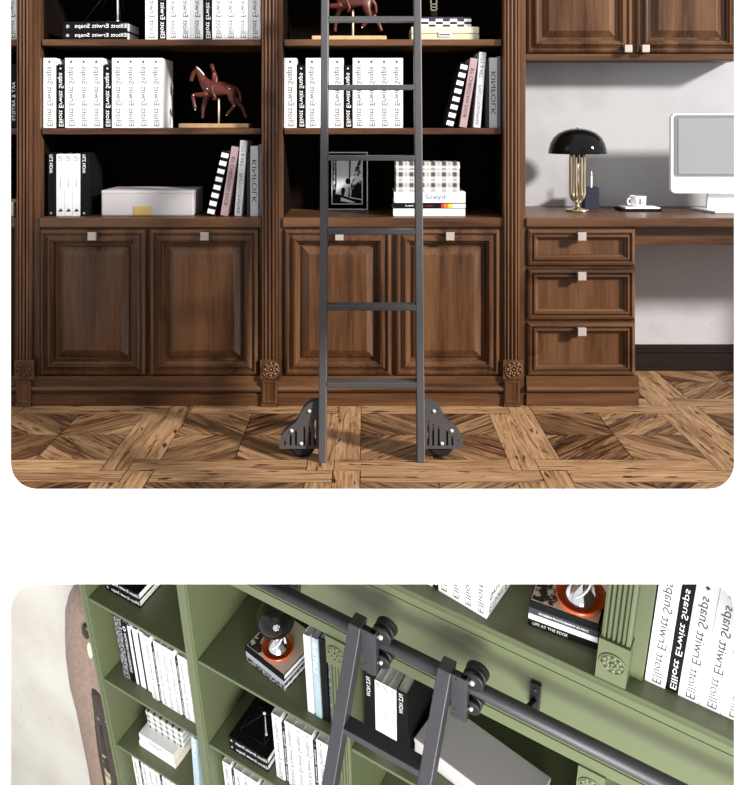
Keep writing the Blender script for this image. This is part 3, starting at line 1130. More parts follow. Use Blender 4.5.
def horse(label, s):
    t = thing('horse_statue', label, 'statue', (0, 0, 0), 'horse and rider statues')
    k = 0.001232 * s

    def P(zx, zz, y, r):
        return ((zx - 153) * k, y * s, (433 - zz) * k, r * s * 1.17)
    MB().box(-0.146 * s, 0.146 * s, -0.045 * s, 0.045 * s, 0, 0.0185 * s).build('base', M['basewood'], t, 0.003)
    MB().cyl((0.0145 * s, 0, 0.0185 * s), (0.0145 * s, 0, 0.125 * s), 0.0038 * s, 12).build('post', M['ivory'], t)
    a = 0.017
    mid, ch, ru = P(172, 300, 0, 0.0225), P(134, 296, 0, 0.0235), P(204, 297, 0, 0.0250)
    nb = P(116, 278, 0, 0.0185)
    ch2 = [[mid, ru, P(222, 300, 0, 0.013), P(236, 312, 0, 0.007), P(240, 345, 0, 0.005)],
           [mid, ch, nb, P(101, 254, 0, 0.0145), P(92, 236, 0, 0.0115), P(82, 240, 0, 0.0110), P(74, 258, 0, 0.0088), P(70, 276, 0, 0.0068)],
           [ch, P(126, 318, -a, 0.0125), P(102, 321, -a, 0.0095), P(78, 320, -a, 0.0080), P(82, 345, -a, 0.0056), P(86, 362, -a, 0.0065), P(88, 369, -a, 0.0070)],
           [ch, P(124, 322, a, 0.0125), P(114, 346, a, 0.0088), P(108, 366, a, 0.0072), P(107, 392, a, 0.0052), P(107, 402, a, 0.0068)],
           [ru, P(208, 322, -a, 0.0165), P(212, 338, -a, 0.0125), P(221, 358, -a, 0.0080), P(204, 377, -a, 0.0058), P(194, 388, -a, 0.0068)],
           [ru, P(212, 322, a, 0.0165), P(222, 340, a, 0.0125), P(243, 362, a, 0.0078), P(252, 386, a, 0.0056), P(258, 400, a, 0.0066)]]
    hb = skin('horse_body', M['horse'], t, ch2)
    e = MB()
    for y in (-0.006, 0.006):
        e.lathe([(0.0001, 0.014), (0.0035, 0.0), (0.0028, -0.006)], (P(88, 232, 0, 0)[0], y * s, P(88, 229, 0, 0)[2]), 8)
    e.build('ear', M['horse'], hb)
    ml = MB()
    pts = [P(87, 227, 0, 0)[:3], P(97, 236, 0, 0)[:3], P(109, 250, 0, 0)[:3], P(121, 268, 0, 0)[:3]]
    ml.tube([(x, y - 0.004 * s, z + 0.004 * s) for x, y, z in pts], [0.002 * s, 0.0042 * s, 0.0045 * s, 0.002 * s], 8)
    ml.build('white_mane', M['ink_white'], t)
    pel = P(158, 282, 0, 0.0125)
    sh = P(149, 246, 0, 0.0125)
    rc_ = [[pel, P(154, 263, 0, 0.0110), sh, P(145, 233, 0, 0.0055), P(141, 220, 0, 0.0095), P(140, 212, 0, 0.0085)],
           [pel, P(146, 291, -0.020, 0.0095), P(141, 297, -0.024, 0.0080), P(150, 318, -0.024, 0.0062), P(156, 332, -0.024, 0.0052), P(146, 337, -0.024, 0.0042)],
           [pel, P(146, 291, 0.020, 0.0095), P(141, 297, 0.024, 0.0080), P(150, 318, 0.024, 0.0062), P(156, 332, 0.024, 0.0052), P(146, 337, 0.024, 0.0042)],
           [sh, P(148, 251, -0.015, 0.0060), P(148, 272, -0.017, 0.0048), P(132, 281, -0.010, 0.0038), P(124, 282, -0.007, 0.0042)],
           [sh, P(148, 251, 0.015, 0.0060), P(148, 272, 0.017, 0.0048), P(132, 281, 0.010, 0.0038), P(124, 282, 0.007, 0.0042)]]
    skin('rider', M['horse'], t, rc_)
    jt = MB()
    for zx, zz, y in ((82, 322, -0.028), (128, 300, -0.026), (205, 300, -0.0275), (221, 358, -0.026), (87, 371, -0.022), (194, 390, -0.022)):
        p = P(zx, zz, y, 0)
        jt.ball(p[:3], 0.0026 * s, 8, 6)
    jt.build('joint_pin', M['ink_white'], hb)
    return t


h1 = horse('small red-brown horse and rider on a pale base beside white photo books', 1.0)
put(h1, I4, (X(215.4, 3.87), 3.87, ROW1))
h2 = horse('red-brown horse and rider on the top shelf behind the ladder, cut off above', 1.06)
put(h2, I4, (X(349.3, 3.86), 3.86, ROW0))

# cream box, checked box, little lantern on the top shelf
YX = 3.82
bx0, bx1 = X(411.2, YX), X(479.2, YX)
hb_ = 13.9 * YX / F_PX
t = thing('storage_box', 'flat cream drawer box with a steel clasp on the top walnut shelf', 'box', (bx0, YX, ROW0))
MB().box(bx0, bx1, YX, YX + 0.2, ROW0, ROW0 + hb_ * 0.48).build('box_base', M['boxcream'], t, 0.003)
MB().box(bx0 + 0.002, bx1 - 0.002, YX + 0.002, YX + 0.198, ROW0 + hb_ * 0.47, ROW0 + hb_ * 0.52).build('seam', M['boxedge'], t)
MB().box(bx0, bx1, YX, YX + 0.2, ROW0 + hb_ * 0.51, ROW0 + hb_).build('lid', M['boxcream'], t, 0.003)
cl = MB().box(X(438.3, YX), X(451, YX), YX - 0.004, YX, ROW0 + hb_ * 0.26, ROW0 + hb_ * 0.64).build('clasp', M['steel'], t, 0.001)
MB().box(X(439.3, YX), X(450, YX), YX - 0.0055, YX - 0.003, ROW0 + hb_ * 0.40, ROW0 + hb_ * 0.46).build('slot', M['blackmetal'], cl)
kx0, kx1, kz = X(421.8, YX), X(471.8, YX), ROW0 + hb_
kw, kh = kx1 - kx0, 10.2 * YX / F_PX
t = thing('checked_box', 'flat black box with a white checked side lying on the cream box', 'box', (kx0, YX + 0.02, kz))
MB().box(kx0, kx1, YX + 0.02, YX + 0.17, kz, kz + kh).build('box_body', M['slate'], t, 0.002)
ck = MB()
for r_ in range(3):
    for c_ in range(7):
        if (r_ + c_) % 2 == 0:
            ck.box(kx0 + kw * c_ / 7, kx0 + kw * (c_ + 1) / 7, YX + 0.019, YX + 0.021, kz + kh * 0.27 * r_, kz + kh * 0.27 * (r_ + 1))
ck.build('white_checks', M['ink_white'], t)
lx, lz = X(434, YX + 0.06), kz + kh
t = thing('small_lantern', 'tiny brass lantern on a black foot standing on the checked box', 'lantern', (lx, YX + 0.08, lz))
MB().box(lx - 0.014, lx + 0.014, YX + 0.066, YX + 0.094, lz, lz + 0.032).build('foot', M['black'], t, 0.002)
ca = MB()
for dx in (-0.012, 0.012):
    for dy in (-0.012, 0.012):
        ca.box(lx + dx - 0.002, lx + dx + 0.002, YX + 0.08 + dy - 0.002, YX + 0.08 + dy + 0.002, lz + 0.032, lz + 0.09)
for zz in (0.032, 0.045, 0.058, 0.088):
    ca.box(lx - 0.014, lx + 0.014, YX + 0.066, YX + 0.094, lz + zz, lz + zz + 0.004)
ca.build('cage', M['brass'], t)

# picture frame behind the ladder
YFm = 4.06
fx0, fx1, fz1 = X(326.5, YFm), X(367.8, YFm), Z(152, YFm)
t = thing('picture_frame', 'black frame with a black and white street photo standing behind the ladder', 'picture frame', ((fx0 + fx1) / 2, YFm, ZC))
MB().box(fx0, fx1, YFm, YFm + 0.015, ZC + 0.002, fz1).build('frame_board', M['black'], t, 0.001)
ed = rect_loft(MB(), fx0, fx1, ZC + 0.002, fz1, YFm, [(0, 0), (0, 0.003), (0.0045, 0.003), (0.0045, 0)], cap=False)
ed.build('silver_edge', M['silver'], t)
px0, px1, pz0, pz1 = X(332.2, YFm), X(362, YFm), Z(203.7, YFm), Z(157, YFm)
pm = MB()


def pq(u, v, e):
    return (px0 + (px1 - px0) * u, YFm - 0.001 - e * 0.0003, pz0 + (pz1 - pz0) * v)


def ppoly(pts, mi, e):
    pm.add([pq(u, v, e) for u, v in pts], [tuple(range(len(pts)))], mi)


ppoly([(0, 0), (1, 0), (1, 1), (0, 1)], 0, 1)
ppoly([(0, 0.0), (0.12, 0.22), (0.15, 0.45), (0.14, 1.0), (0, 1.0)], 2, 2)
ppoly([(0.04, 0.3), (0.10, 0.32), (0.10, 0.95), (0.05, 0.95)], 1, 3)
ppoly([(0, 0), (1, 0), (1, 0.08), (0.62, 0.12), (0.3, 0.19), (0, 0.22)], 2, 3)
ppoly([(0.30, 0.14), (0.78, 0.03), (0.66, 0.02), (0.28, 0.06)], 0, 4)
ppoly([(1, 0.1), (1, 1), (0.95, 1), (0.78, 0.78), (0.72, 0.56), (0.62, 0.40), (0.6, 0.22)], 1, 2)
ppoly([(1, 0.1), (1, 0.42), (0.85, 0.46), (0.66, 0.30), (0.62, 0.14)], 2, 3)
ppoly([(0.90, 0.60), (1, 0.68), (1, 0.52), (0.72, 0.40), (0.70, 0.46)], 0, 4)
ppoly([(0.93, 0.97), (0.98, 0.97), (0.86, 0.72), (0.80, 0.72)], 2, 4)
ppoly([(0.56, 0.48), (0.60, 0.48), (0.63, 1.0), (0.57, 1.0)], 2, 3)
ppoly([(0.45, 0.52), (0.52, 0.56), (0.62, 0.50), (0.60, 0.42), (0.50, 0.42), (0.44, 0.46)], 2, 4)
ppoly([(0.30, 0.32), (0.40, 0.36), (0.44, 0.28), (0.38, 0.16), (0.30, 0.20)], 2, 4)
ppoly([(0.55, 0.35), (0.58, 0.35), (0.60, 0.14), (0.54, 0.14)], 2, 4)
pm.build('street_photo', [M['pic_white'], M['pic_grey'], M['pic_black']], t)
rect_loft(MB(), px0 - 0.003, px1 + 0.003, pz0 - 0.003, pz1 + 0.003, YFm, [(0, 0), (0, 0.0025), (0.004, 0.0025), (0.004, 0)], cap=False).build('inner_edge', M['silver'], t)
MB().box((fx0 + fx1) / 2 - 0.03, (fx0 + fx1) / 2 + 0.03, YFm + 0.014, YFm + 0.075, ZC, ZC + 0.006).build('stand', M['black'], t)

# flat books under the plaid box
q = 3.80 / F_PX
fb = book('bottom white book of the flat pile under the walnut shelf plaid box', 0.0305, 72 * q, 0.2, M['white'], flat=True, group='flat pile behind the ladder')
put(fb, I4, (X(393.2, 3.80), 3.80, ZC))


def gradient(root):
    m = MB()
    L_ = 72 * q
    for a, b_, mi in ((0.66, 0.70, 0), (0.70, 0.76, 1), (0.76, 0.82, 2), (0.82, 1.0, 3)):
        m.box(L_ * a, L_ * b_ - 0.0002, -0.001, 0.0004, 0.003, 0.020)
        for i in range(len(m.m) - 6, len(m.m)):
            m.m[i] = mi
    m.build('colour_band', [M['redlabel'], M['orangelabel'], M['yellowlabel'], M['white']], root)


fc = book('black banded book with a fiery end in the flat pile behind the ladder', 0.023, 72 * q, 0.2, M['black'], flat=True, group='flat pile behind the ladder',
          title=[('FLAME IN', 0.048, 0.05, 0.0115, 0.007, 'fwd', M['ink_white']), ('colour', 0.13, 0.035, 0.0115, 0.006, 'fwd', M['redlabel'])], extra=gradient)
put(fc, I4, (X(393.6, 3.80), 3.80, ZC + 0.0308))
fd = book('thick white book with sketchy blue letters under the plaid box behind the ladder', 0.0455, 71.5 * q, 0.2, M['white'], flat=True, group='flat pile behind the ladder',
          title=[('Sceyd', 0.13, 0.082, 0.022, 0.026, 'fwd', M['bluelabel'])])
put(fd, I4, (X(394.0, 3.80), 3.80, ZC + 0.0542))
zz = ZC + 0.1001
t = thing('plaid_box', 'grey and white plaid box on flat white books behind the ladder', 'box', (X(395.9, 3.805), 3.805, zz))
px_ = X(395.9, 3.805)
MB().box(px_, px_ + 0.263, 3.805, 3.98, zz, zz + 0.092).build('box_body', M['plaid'], t, 0.003)
MB().box(px_ - 0.0015, px_ + 0.2645, 3.8035, 3.9815, zz + 0.0925, zz + 0.123).build('lid', M['plaid'], t, 0.003)

# =================================================================== THINGS ON THE DESK
ZD = ZF(217.6)
# table lamp
lx, ly = X(577.4, 4.04), 4.04
t = thing('table_lamp', 'table lamp with a black dome shade on brass tubes', 'lamp', (lx, ly, ZD))
MB().lathe([(0.001, 0), (0.052, 0), (0.055, 0.004), (0.050, 0.009), (0.018, 0.014), (0.010, 0.022), (0.010, 0.05), (0.001, 0.05)], (lx, ly, ZD), 32).build('base', M['brass'], t)
MB().cyl((lx, ly, ZD + 0.04), (lx, ly, ZD + 0.30), 0.007, 14).build('stem', M['brass'], t)
for i in range(8):
    a = 2 * PI * (i + 0.5) / 8
    ca, sa = math.cos(a), math.sin(a)
    path = [(lx + ca * r, ly + sa * r, ZD + z) for r, z in ((0.006, 0.040), (0.016, 0.045), (0.026, 0.058), (0.031, 0.078), (0.031, 0.15), (0.031, 0.235), (0.027, 0.252), (0.014, 0.262), (0.006, 0.264))]
    MB().tube(path, 0.0058, 10).build('tube', M['brass'], t)
R_ = 0.1265
dome = [(R_, 0), (R_ * 1.0, 0.004), (R_ * 0.985, 0.020), (R_ * 0.93, 0.045), (R_ * 0.82, 0.070), (R_ * 0.66, 0.089), (R_ * 0.45, 0.102), (R_ * 0.22, 0.109), (0.004, 0.111)]
inner = [(r * 0.965, z - 0.004 if z > 0.02 else z) for r, z in dome][::-1]
MB().lathe([(r, z) for r, z in dome[::-1]] + [(r * 0.965, max(0, z - 0.005)) for r, z in dome], (lx, ly, ZD + 0.252), 48).build('dome_shade', M['blackgloss'], t)
MB().cyl((lx, ly, ZD + 0.360), (lx, ly, ZD + 0.376), 0.003, 10).build('finial', M['brass'], t)

# pen holder with a white pen
hx, hy = X(584.8, 4.14), 4.14
t = thing('pen_holder', 'square navy pen holder standing behind the table lamp', 'pen holder', (hx + 0.032, hy, ZD))
w_ = 0.0645
ph = MB()
ph.box(hx, hx + w_, hy, hy + 0.004, ZD, ZD + 0.096).box(hx, hx + w_, hy + w_ - 0.004, hy + w_, ZD, ZD + 0.096)
ph.box(hx, hx + 0.004, hy + 0.004, hy + w_ - 0.004, ZD, ZD + 0.096).box(hx + w_ - 0.004, hx + w_, hy + 0.004, hy + w_ - 0.004, ZD, ZD + 0.096)
ph.box(hx + 0.004, hx + w_ - 0.004, hy + 0.004, hy + w_ - 0.004, ZD, ZD + 0.006)
ph.build('square_cup', M['navy'], t, 0.001)
t = thing('pen', 'slim white pen standing in the navy holder', 'pen', (hx + 0.034, hy + 0.03, ZD + 0.008))
pn = MB()
pn.tube([(hx + 0.034, hy + 0.03, ZD + 0.008), (hx + 0.037, hy + 0.03, ZD + 0.145)], 0.0045, 10)
pn.build('barrel', M['plastic'], t)
MB().tube([(hx + 0.037, hy + 0.03, ZD + 0.145), (hx + 0.0373, hy + 0.03, ZD + 0.168)], [0.0044, 0.0015], 10).build('tip', M['plastic'], t)

# tray and cup
tx0, tx1, ty = X(622.5, 4.04), X(660, 4.04), 4.02
t = thing('tray', 'white square tray on a dark foot under the white mug', 'tray', (tx0, ty, ZD))
MB().box(tx0 - 0.008, tx1 + 0.004, ty, ty + 0.125, ZD, ZD + 0.010).build('foot', M['black'], t, 0.002)
MB().box(tx0 + 0.008, tx1 - 0.004, ty + 0.003, ty + 0.12, ZD + 0.0102, ZD + 0.017).build('plate', M['plastic'], t, 0.002)
cz = ZD + 0.0172
cx_, cy_ = X(639.5, 4.06), ty + 0.065
t = thing('mug', 'small white mug with a dark mark on the square tray', 'mug', (cx_, cy_, cz))
MB().lathe([(0.001, 0), (0.030, 0), (0.034, 0.004), (0.036, 0.045), (0.034, 0.046), (0.031, 0.008), (0.001, 0.006)], (cx_, cy_, cz), 28).build('mug_body', M['plastic'], t)
MB().tube([(cx_ - 0.033, cy_ - 0.012, cz + 0.036), (cx_ - 0.048, cy_ - 0.016, cz + 0.034), (cx_ - 0.052, cy_ - 0.016, cz + 0.022), (cx_ - 0.047, cy_ - 0.016, cz + 0.010), (cx_ - 0.032, cy_ - 0.012, cz + 0.010)], 0.004, 8).build('handle', M['plastic'], t)
mk = MB()
for a0, a1, dz in ((-1.62, -1.50, 0.0), (-1.30, -1.22, 0.003)):
    mk.add([(cx_ + 0.0362 * math.cos(a0), cy_ + 0.0362 * math.sin(a0), cz + 0.008), (cx_ + 0.0362 * math.cos(a1), cy_ + 0.0362 * math.sin(a1), cz + 0.008),
            (cx_ + 0.0372 * math.cos(a1 + dz * 40), cy_ + 0.0372 * math.sin(a1 + dz * 40), cz + 0.036), (cx_ + 0.0372 * math.cos(a0 + dz * 40), cy_ + 0.0372 * math.sin(a0 + dz * 40), cz + 0.036)], [(0, 1, 2, 3)])
mk.build('printed_mark', M['ink_black'], t)

# monitor
YM = 4.02
mx0, mx1 = X(670.7, YM), X(670.7, YM) + 0.54
mz0, mz1 = Z(193.6, YM), Z(113.4, YM)
t = thing('computer_monitor', 'white desktop computer with a grey screen standing on the desk', 'computer', ((mx0 + mx1) / 2, YM, ZD))
r_ = 0.022
ol = rrect(mx0, mx1, mz0, mz1, r_, r_, 8)
hsg = MB()
hsg.loft([[(x, YM, z) for x, z in ol], [(x, YM + 0.022, z) for x, z in ol], [((x - (mx0 + mx1) / 2) * 0.8 + (mx0 + mx1) / 2, YM + 0.05, (z - (mz0 + mz1) / 2) * 0.8 + (mz0 + mz1) / 2) for x, z in ol]])
hsg.build('housing', M['plastic'], t, 0.004)
sx0, sz0, sz1 = X(674.3, YM), Z(176.4, YM), Z(115, YM)
sx1 = mx1 - (sx0 - mx0)
be = rrect(sx0, sx1, sz0, sz1, 0.012, 0.012, 6)
MB().loft([[(x, YM - 0.001, z) for x, z in be], [(x, YM - 0.003, z) for x, z in be]]).build('bezel', M['bezel'], t)
gl = MB()
gx0, gx1, gz0, gz1 = sx0 + 0.016, sx1 - 0.016, sz0 + 0.010, sz1 - 0.014
gl.box(gx0, gx1, YM - 0.005, YM - 0.002, gz0, gz1)
gl.build('screen', M['screen'], t)
mc = (mx0 + mx1) / 2
nk = MB()
nk.loft([[(mc - 0.10, YM + 0.03, ZD + 0.010), (mc + 0.10, YM + 0.03, ZD + 0.010), (mc + 0.10, YM + 0.045, ZD + 0.010), (mc - 0.10, YM + 0.045, ZD + 0.010)],
         [(mc - 0.085, YM + 0.04, mz0 + 0.08), (mc + 0.085, YM + 0.04, mz0 + 0.08), (mc + 0.085, YM + 0.055, mz0 + 0.08), (mc - 0.085, YM + 0.055, mz0 + 0.08)]])
nk.build('stand_neck', M['steel'], t)
ft = MB()
ft.loft([[(mc - 0.115, YM - 0.10, ZD + z), (mc + 0.115, YM - 0.10, ZD + z), (mc + 0.15, YM + 0.10, ZD + z), (mc - 0.15, YM + 0.10, ZD + z)] for z in (0, 0.010)])
ft.build('stand_foot', M['steel'], t, 0.002)

# =================================================================== GREEN LIBRARY (lower opening)
# local frame: x along the bookcase, y into it, z up its posts
FR = Matrix(((0.86893, 0.49457, -0.01881, -1.1637),
             (-0.46084, 0.79463, -0.39520, 3.8460),
             (-0.18051, 0.35207, 0.91840, -0.8398),
             (0, 0, 0, 1)))
HF = -3.75
G = M['green']

struct(put(MB().box(-3.4, 3.2, -2.2, 0.55, HF - 0.05, HF).build('floor', plain('grey_stone_floor', (0.30, 0.29, 0.27), 0.7)), FR), 'grey floor of the green library')
wl = MB()
wl.prism([(-3.4, HF), (0.42, HF), (0.42, -0.22), (-0.2, -0.42), (-3.4, -2.0)], lambda p, q, t: (p, t, q), 0.55, 0.60)
struct(put(wl.build('wall_left', M['cream']), FR), 'cream plaster wall beside the green bookcase')

gb = thing('green_bookcase', 'sage green bookcase with three open columns under a broad ledge', 'bookcase', (1.0, 0, HF))
TH = 0.016
sd = MB()
sd.box(-0.024, 0.0, 0.0, 0.40, HF, 0.42).box(-0.026, -0.012, -0.006, 0.01, HF, 0.42)
sd.build('side_panel', G, gb, 0.002)
dv = MB()
dv.box(0.541, 0.584, 0.0, 0.40, HF, 0.541).box(0.539, 0.578, -0.006, 0.01, HF, 0.541)
dv.build('divider', G, gb, 0.002)


def green_pilaster(parent, x0, x1, z0, zb, z1, d0, dback, top_block=True):
    """fluted post with a square rosette block at its top or its foot"""
    w = x1 - x0
    pts = [(x0, dback), (x0, d0 + 0.004), (x0 + w * 0.08, d0 + 0.001), (x0 + w * 0.14, d0 + 0.001)]
    n, a, b_ = 4, x0 + w * 0.16, x1 - w * 0.16
    r = (b_ - a) / n / 2
    for i in range(n):
        c = a + r * (2 * i + 1)
        pts.append((c - r * 0.98, d0 + 0.014))
        for k in range(6):
            t_ = PI * 0.9 - PI * 0.8 * k / 5
            pts.append((c + r * 0.86 * math.cos(t_), d0 + 0.010 - 0.009 * math.sin(t_)))
        pts.append((c + r * 0.98, d0 + 0.014))
    pts += [(x1 - w * 0.14, d0 + 0.001), (x1 - w * 0.08, d0 + 0.001), (x1, d0 + 0.004), (x1, dback)]
    p = MB()
    f0, f1 = (z0, zb) if top_block else (zb, z1)
    p.loft([[(x, y, f0) for x, y in pts], [(x, y, f1) for x, y in pts]])
    g0, g1 = (zb, z1) if top_block else (z0, zb)
    p.box(x0 - 0.003, x1 + 0.003, d0 - 0.006, dback, g0, g1)
    o = p.build('pilaster', G, parent)
    rosette_mb(MB(), (x0 + x1) / 2, d0 - 0.007, (g0 + g1) / 2, min(w, g1 - g0) * 0.44, n=9).build('rosette', G, o)
    return o


green_pilaster(gb, 1.204, 1.2775, HF, 0.41, 0.541, 0.0, 0.40)
green_pilaster(gb, 2.071, 2.145, HF, 0.41, 0.541, 0.0, 0.40)
MB().box(0.0, 2.75, 0.385, 0.40, HF, 0.541).build('back_panel', G, gb)
MB().box(0.0, 0.541, 0.012, 0.385, HF, -1.42).box(0.584, 1.204, 0.012, 0.385, HF, -1.42).box(1.2775, 2.071, 0.012, 0.385, HF, -1.42).box(2.145, 2.75, 0.012, 0.385, HF, -1.42).build('base_carcass', G, gb, 0.002)
for c0, c1 in ((0.0, 0.541), (0.584, 1.204), (1.2775, 2.071), (2.145, 2.75)):
    for h in (0.0, -0.50, -0.941, -1.40):
        MB().box(c0, c1, 0.008, 0.385, h - TH, h - GAP).build('shelf', G, gb, 0.003)
fz = MB()
prof = [(0.03, 0.541), (0.0, 0.541), (0.0, 0.592), (0.004, 0.595), (-0.010, 0.599), (-0.012, 0.605), (-0.002, 0.608), (-0.002, 0.611), (-0.013, 0.614), (-0.015, 0.622), (-0.002, 0.628),
        (0.006, 0.66), (0.006, 0.72), (0.000, 0.80), (-0.010, 0.86), (-0.020, 0.894), (-0.022, 0.896), (0.03, 0.896)]
fz.prism(prof, lambda p, q, t: (t, p, q), 0.545, 2.75)
fz.build('frieze', G, gb)
lg = MB()
lg.prism([(0.395, 0.900), (-0.016, 0.896), (-0.022, 0.900), (-0.024, 0.930), (-0.018, 0.936), (-0.020, 0.941), (-0.016, 0.945), (0.34, 0.945)], lambda p, q, t: (t, p, q), 1.16, 2.75)
lg.prism([(0.02, 0.896), (-0.016, 0.896), (-0.022, 0.900), (-0.024, 0.930), (-0.018, 0.936), (-0.020, 0.941), (-0.016, 0.945), (0.02, 0.945)], lambda p, q, t: (t, p, q), 0.62, 1.16)
lg.build('ledge', G, gb)
put(gb, FR)

ub = thing('upper_bookcase', 'sage green fluted upright of the upper bookcase standing on the ledge', 'bookcase', (2.13, 0, 0.9455))
MB().box(2.10, 2.203, 0.030, 0.18, 0.9455, 1.315).build('divider', G, ub, 0.002)
green_pilaster(ub, 2.089, 2.166, 0.9455, 1.094, 1.325, -0.008, 0.045, top_block=False)
put(ub, FR)

# rail with wall brackets
rl = thing('ladder_rail', 'black steel ladder rail running along the green frieze', 'rail', (1.6, -0.10, 0.79))
MB().cyl((0.66, -0.10, 0.792), (2.75, -0.10, 0.792), 0.0205, 20).build('rod', M['iron_dimmed'], rl)
for u in (1.095, 1.925, 2.72):
    k = MB()
    k.box(u - 0.016, u + 0.016, -0.012, -0.0008, 0.69, 0.798)
    k.prism([(-0.004, 0.700), (-0.004, 0.728), (-0.085, 0.790), (-0.10, 0.778), (-0.09, 0.762)], lambda p, q, t: (t, p, q), u - 0.009, u + 0.009)
    o = k.build('wall_bracket', M['iron_dark'], rl, 0.003)
    for h in (0.715, 0.775):
        MB().cyl((u, -0.015, h), (u, -0.011, h), 0.006, 10).build('screw', M['iron_dimmed'], o)
put(rl, FR)

# rolling ladder
def ld(h):
    return -0.12 - 0.38 * (0.88 - h)


gl_ = thing('library_ladder', 'dark grey steel ladder hooked by rollers on the green bookcase rail', 'ladder', (1.55, ld(HF), HF))
UL, UR = 1.408, 1.702
for u in (UL, UR):
    s = MB()
    s.loft([[(u - 0.024, ld(h) - 0.022, h), (u + 0.018, ld(h) - 0.022, h), (u + 0.018, ld(h) + 0.022, h), (u - 0.024, ld(h) + 0.022, h)] for h in (HF, 0.868)])
    s.build('stile', M['iron_dimmed'], gl_, 0.003)
for i in range(11):
    h = 0.56 - 0.36 * i
    MB().box(UL + 0.018, UR - 0.024, ld(h) - 0.022, ld(h) + 0.024, h - 0.014, h + 0.014).build('rung', M['iron_dimmed'], gl_, 0.002)
for u in (UL, UR):
    p = MB()
    p.box(u + 0.018, u + 0.066, -0.145, -0.139, 0.690, 0.866)
    p.box(u + 0.062, u + 0.067, -0.145, -0.124, 0.690, 0.870)
    o = p.build('roller_bracket', M['iron_dimmed'], gl_, 0.002)
    for h in (0.73, 0.855):
        MB().cyl((u + 0.034, -0.1456, h), (u + 0.034, -0.1446, h), 0.004, 10).build('screw_hole', M['iron_dark'], o)
    for h in (0.745, 0.855):
        MB().cyl((u + 0.066, -0.134, h), (u + 0.071, -0.134, h), 0.008, 8).build('bolt', M['iron_dimmed'], o)
    for h, r in ((0.8500, 0.0355), (0.7410, 0.0280)):
        n = 36
        w = MB()
        pr = [(r * 0.25, -0.030), (r * 0.88, -0.030), (r * 0.95, -0.028), (r * 0.95, -0.021), (r * 0.78, -0.018), (r * 0.78, -0.013), (r * 0.96, -0.010), (r * 0.92, 0.0), (r * 0.96, 0.004), (r, 0.008), (r, 0.014), (r * 0.82, 0.017), (r * 0.25, 0.017)]
        w.loft([[(u + 0.076 + rr * math.cos(2 * PI * j / n), -0.10 + d, h + rr * math.sin(2 * PI * j / n)) for j in range(n)] for rr, d in pr])
        wo = w.build('roller', M['iron_dark'], gl_)
        MB().cyl((u + 0.076, -0.134, h), (u + 0.076, -0.080, h), r * 0.22, 12).build('axle', M['chrome'], wo)
put(gl_, FR)

# ---- column one
def put_flat_pair(x, y, z, place, grp):
    a = snaps_flat('lower black photo book of the flat pair %s' % place, 0.193, 0.040, 0.21, grp)
    put(a, FR, (x, y, z))
    b = dup(a)
    b['label'] = 'upper black photo book of the flat pair %s' % place
    put(b, FR, (x, y, z + 0.0405))


put_flat_pair(0.036, 0.075, 0.0, 'in the outer green column', 'flat black pair in outer green column')
g = 'dark and white books in the outer green column'
e = [('black book with fine white pattern, outermost of the green column', 0.037, 0.372, 'cover_print_fine', None),
     ('black book with small white spine letters, outer green column', 0.036, 0.362, 'black', [('MODERN INTERIORS', 0.30, 0.24, 0.018, 0.013, 'down', M['ink_white']), ('o', 0.345, 0.03, 0.018, 0.016, 'down', M['ink_white'])]),
     ('very thin white book between dark books, outer green column', 0.015, 0.362, 'white', None),
     ('thin black book just right of the very thin white one, outer green column', 0.010, 0.340, 'black', None),
     ('plain white book between two thin black ones, outer green column', 0.029, 0.366, 'white', None),
     ('thin black book beside a pale grey one, outer green column', 0.009, 0.345, 'black', None),
     ('pale grey book before the lettered white row, outer green column', 0.036, 0.372, 'palegrey', None)]
x = 0.068
for lab, w, h, m, ti in e:
    b = book(lab, w, h, 0.22, M[m], group=g, title=ti)
    put(b, FR, (x, 0.062, -0.5))
    x += w + 0.001
snaps_row(FR, 0.248, 0.048, -0.5, 'WBWWWBWW', 0.0355, 0.0185, 0.388, 0.352, 0.22, 'in the outer green column, middle shelf', 'photo books in the outer green column')
b = book('thin white book under another on the outer green column lower shelf', 0.036, 0.215, 0.2, M['white'], M['cream_paper'], flat=True, group='white books under the green column plaid box')
put(b, FR, (0.098, 0.056, -0.941))
b = book('thick white book under the plaid box in the green column', 0.052, 0.205, 0.2, M['white'], M['cream_paper'], flat=True, group='white books under the green column plaid box',
         title=[('Sceyd', 0.06, 0.07, 0.026, 0.026, 'fwd', M['ink'])])
put(b, FR, (0.104, 0.058, -0.9046))
t = thing('plaid_box', 'grey and white plaid box on two white books in the green column', 'box', (0.125, 0.10, -0.852))
MB().box(0.125, 0.335, 0.10, 0.25, -0.852, -0.765).build('box_body', M['plaid_big'], t, 0.003)
MB().box(0.1235, 0.3365, 0.0985, 0.2515, -0.7645, -0.735).build('lid', M['plaid_big'], t, 0.003)
put(t, FR)
b = book('pale blue and white book leaning beside the plaid box, green column', 0.030, 0.372, 0.2, M['lblue'], M['white'], title=[('LATINI', 0.25, 0.16, 0.015, 0.016, 'up', M['ink_white'])])
put(b, FR, (0.442, 0.028, -0.9388), ry(math.radians(3.5)))
snaps_row(FR, 0.036, 0.05, -1.40, 'WBWWWBWWW', 0.0355, 0.0185, 0.362, 0.33, 0.22, 'in the outer green column, lowest shelf', 'photo books low in the outer green column')

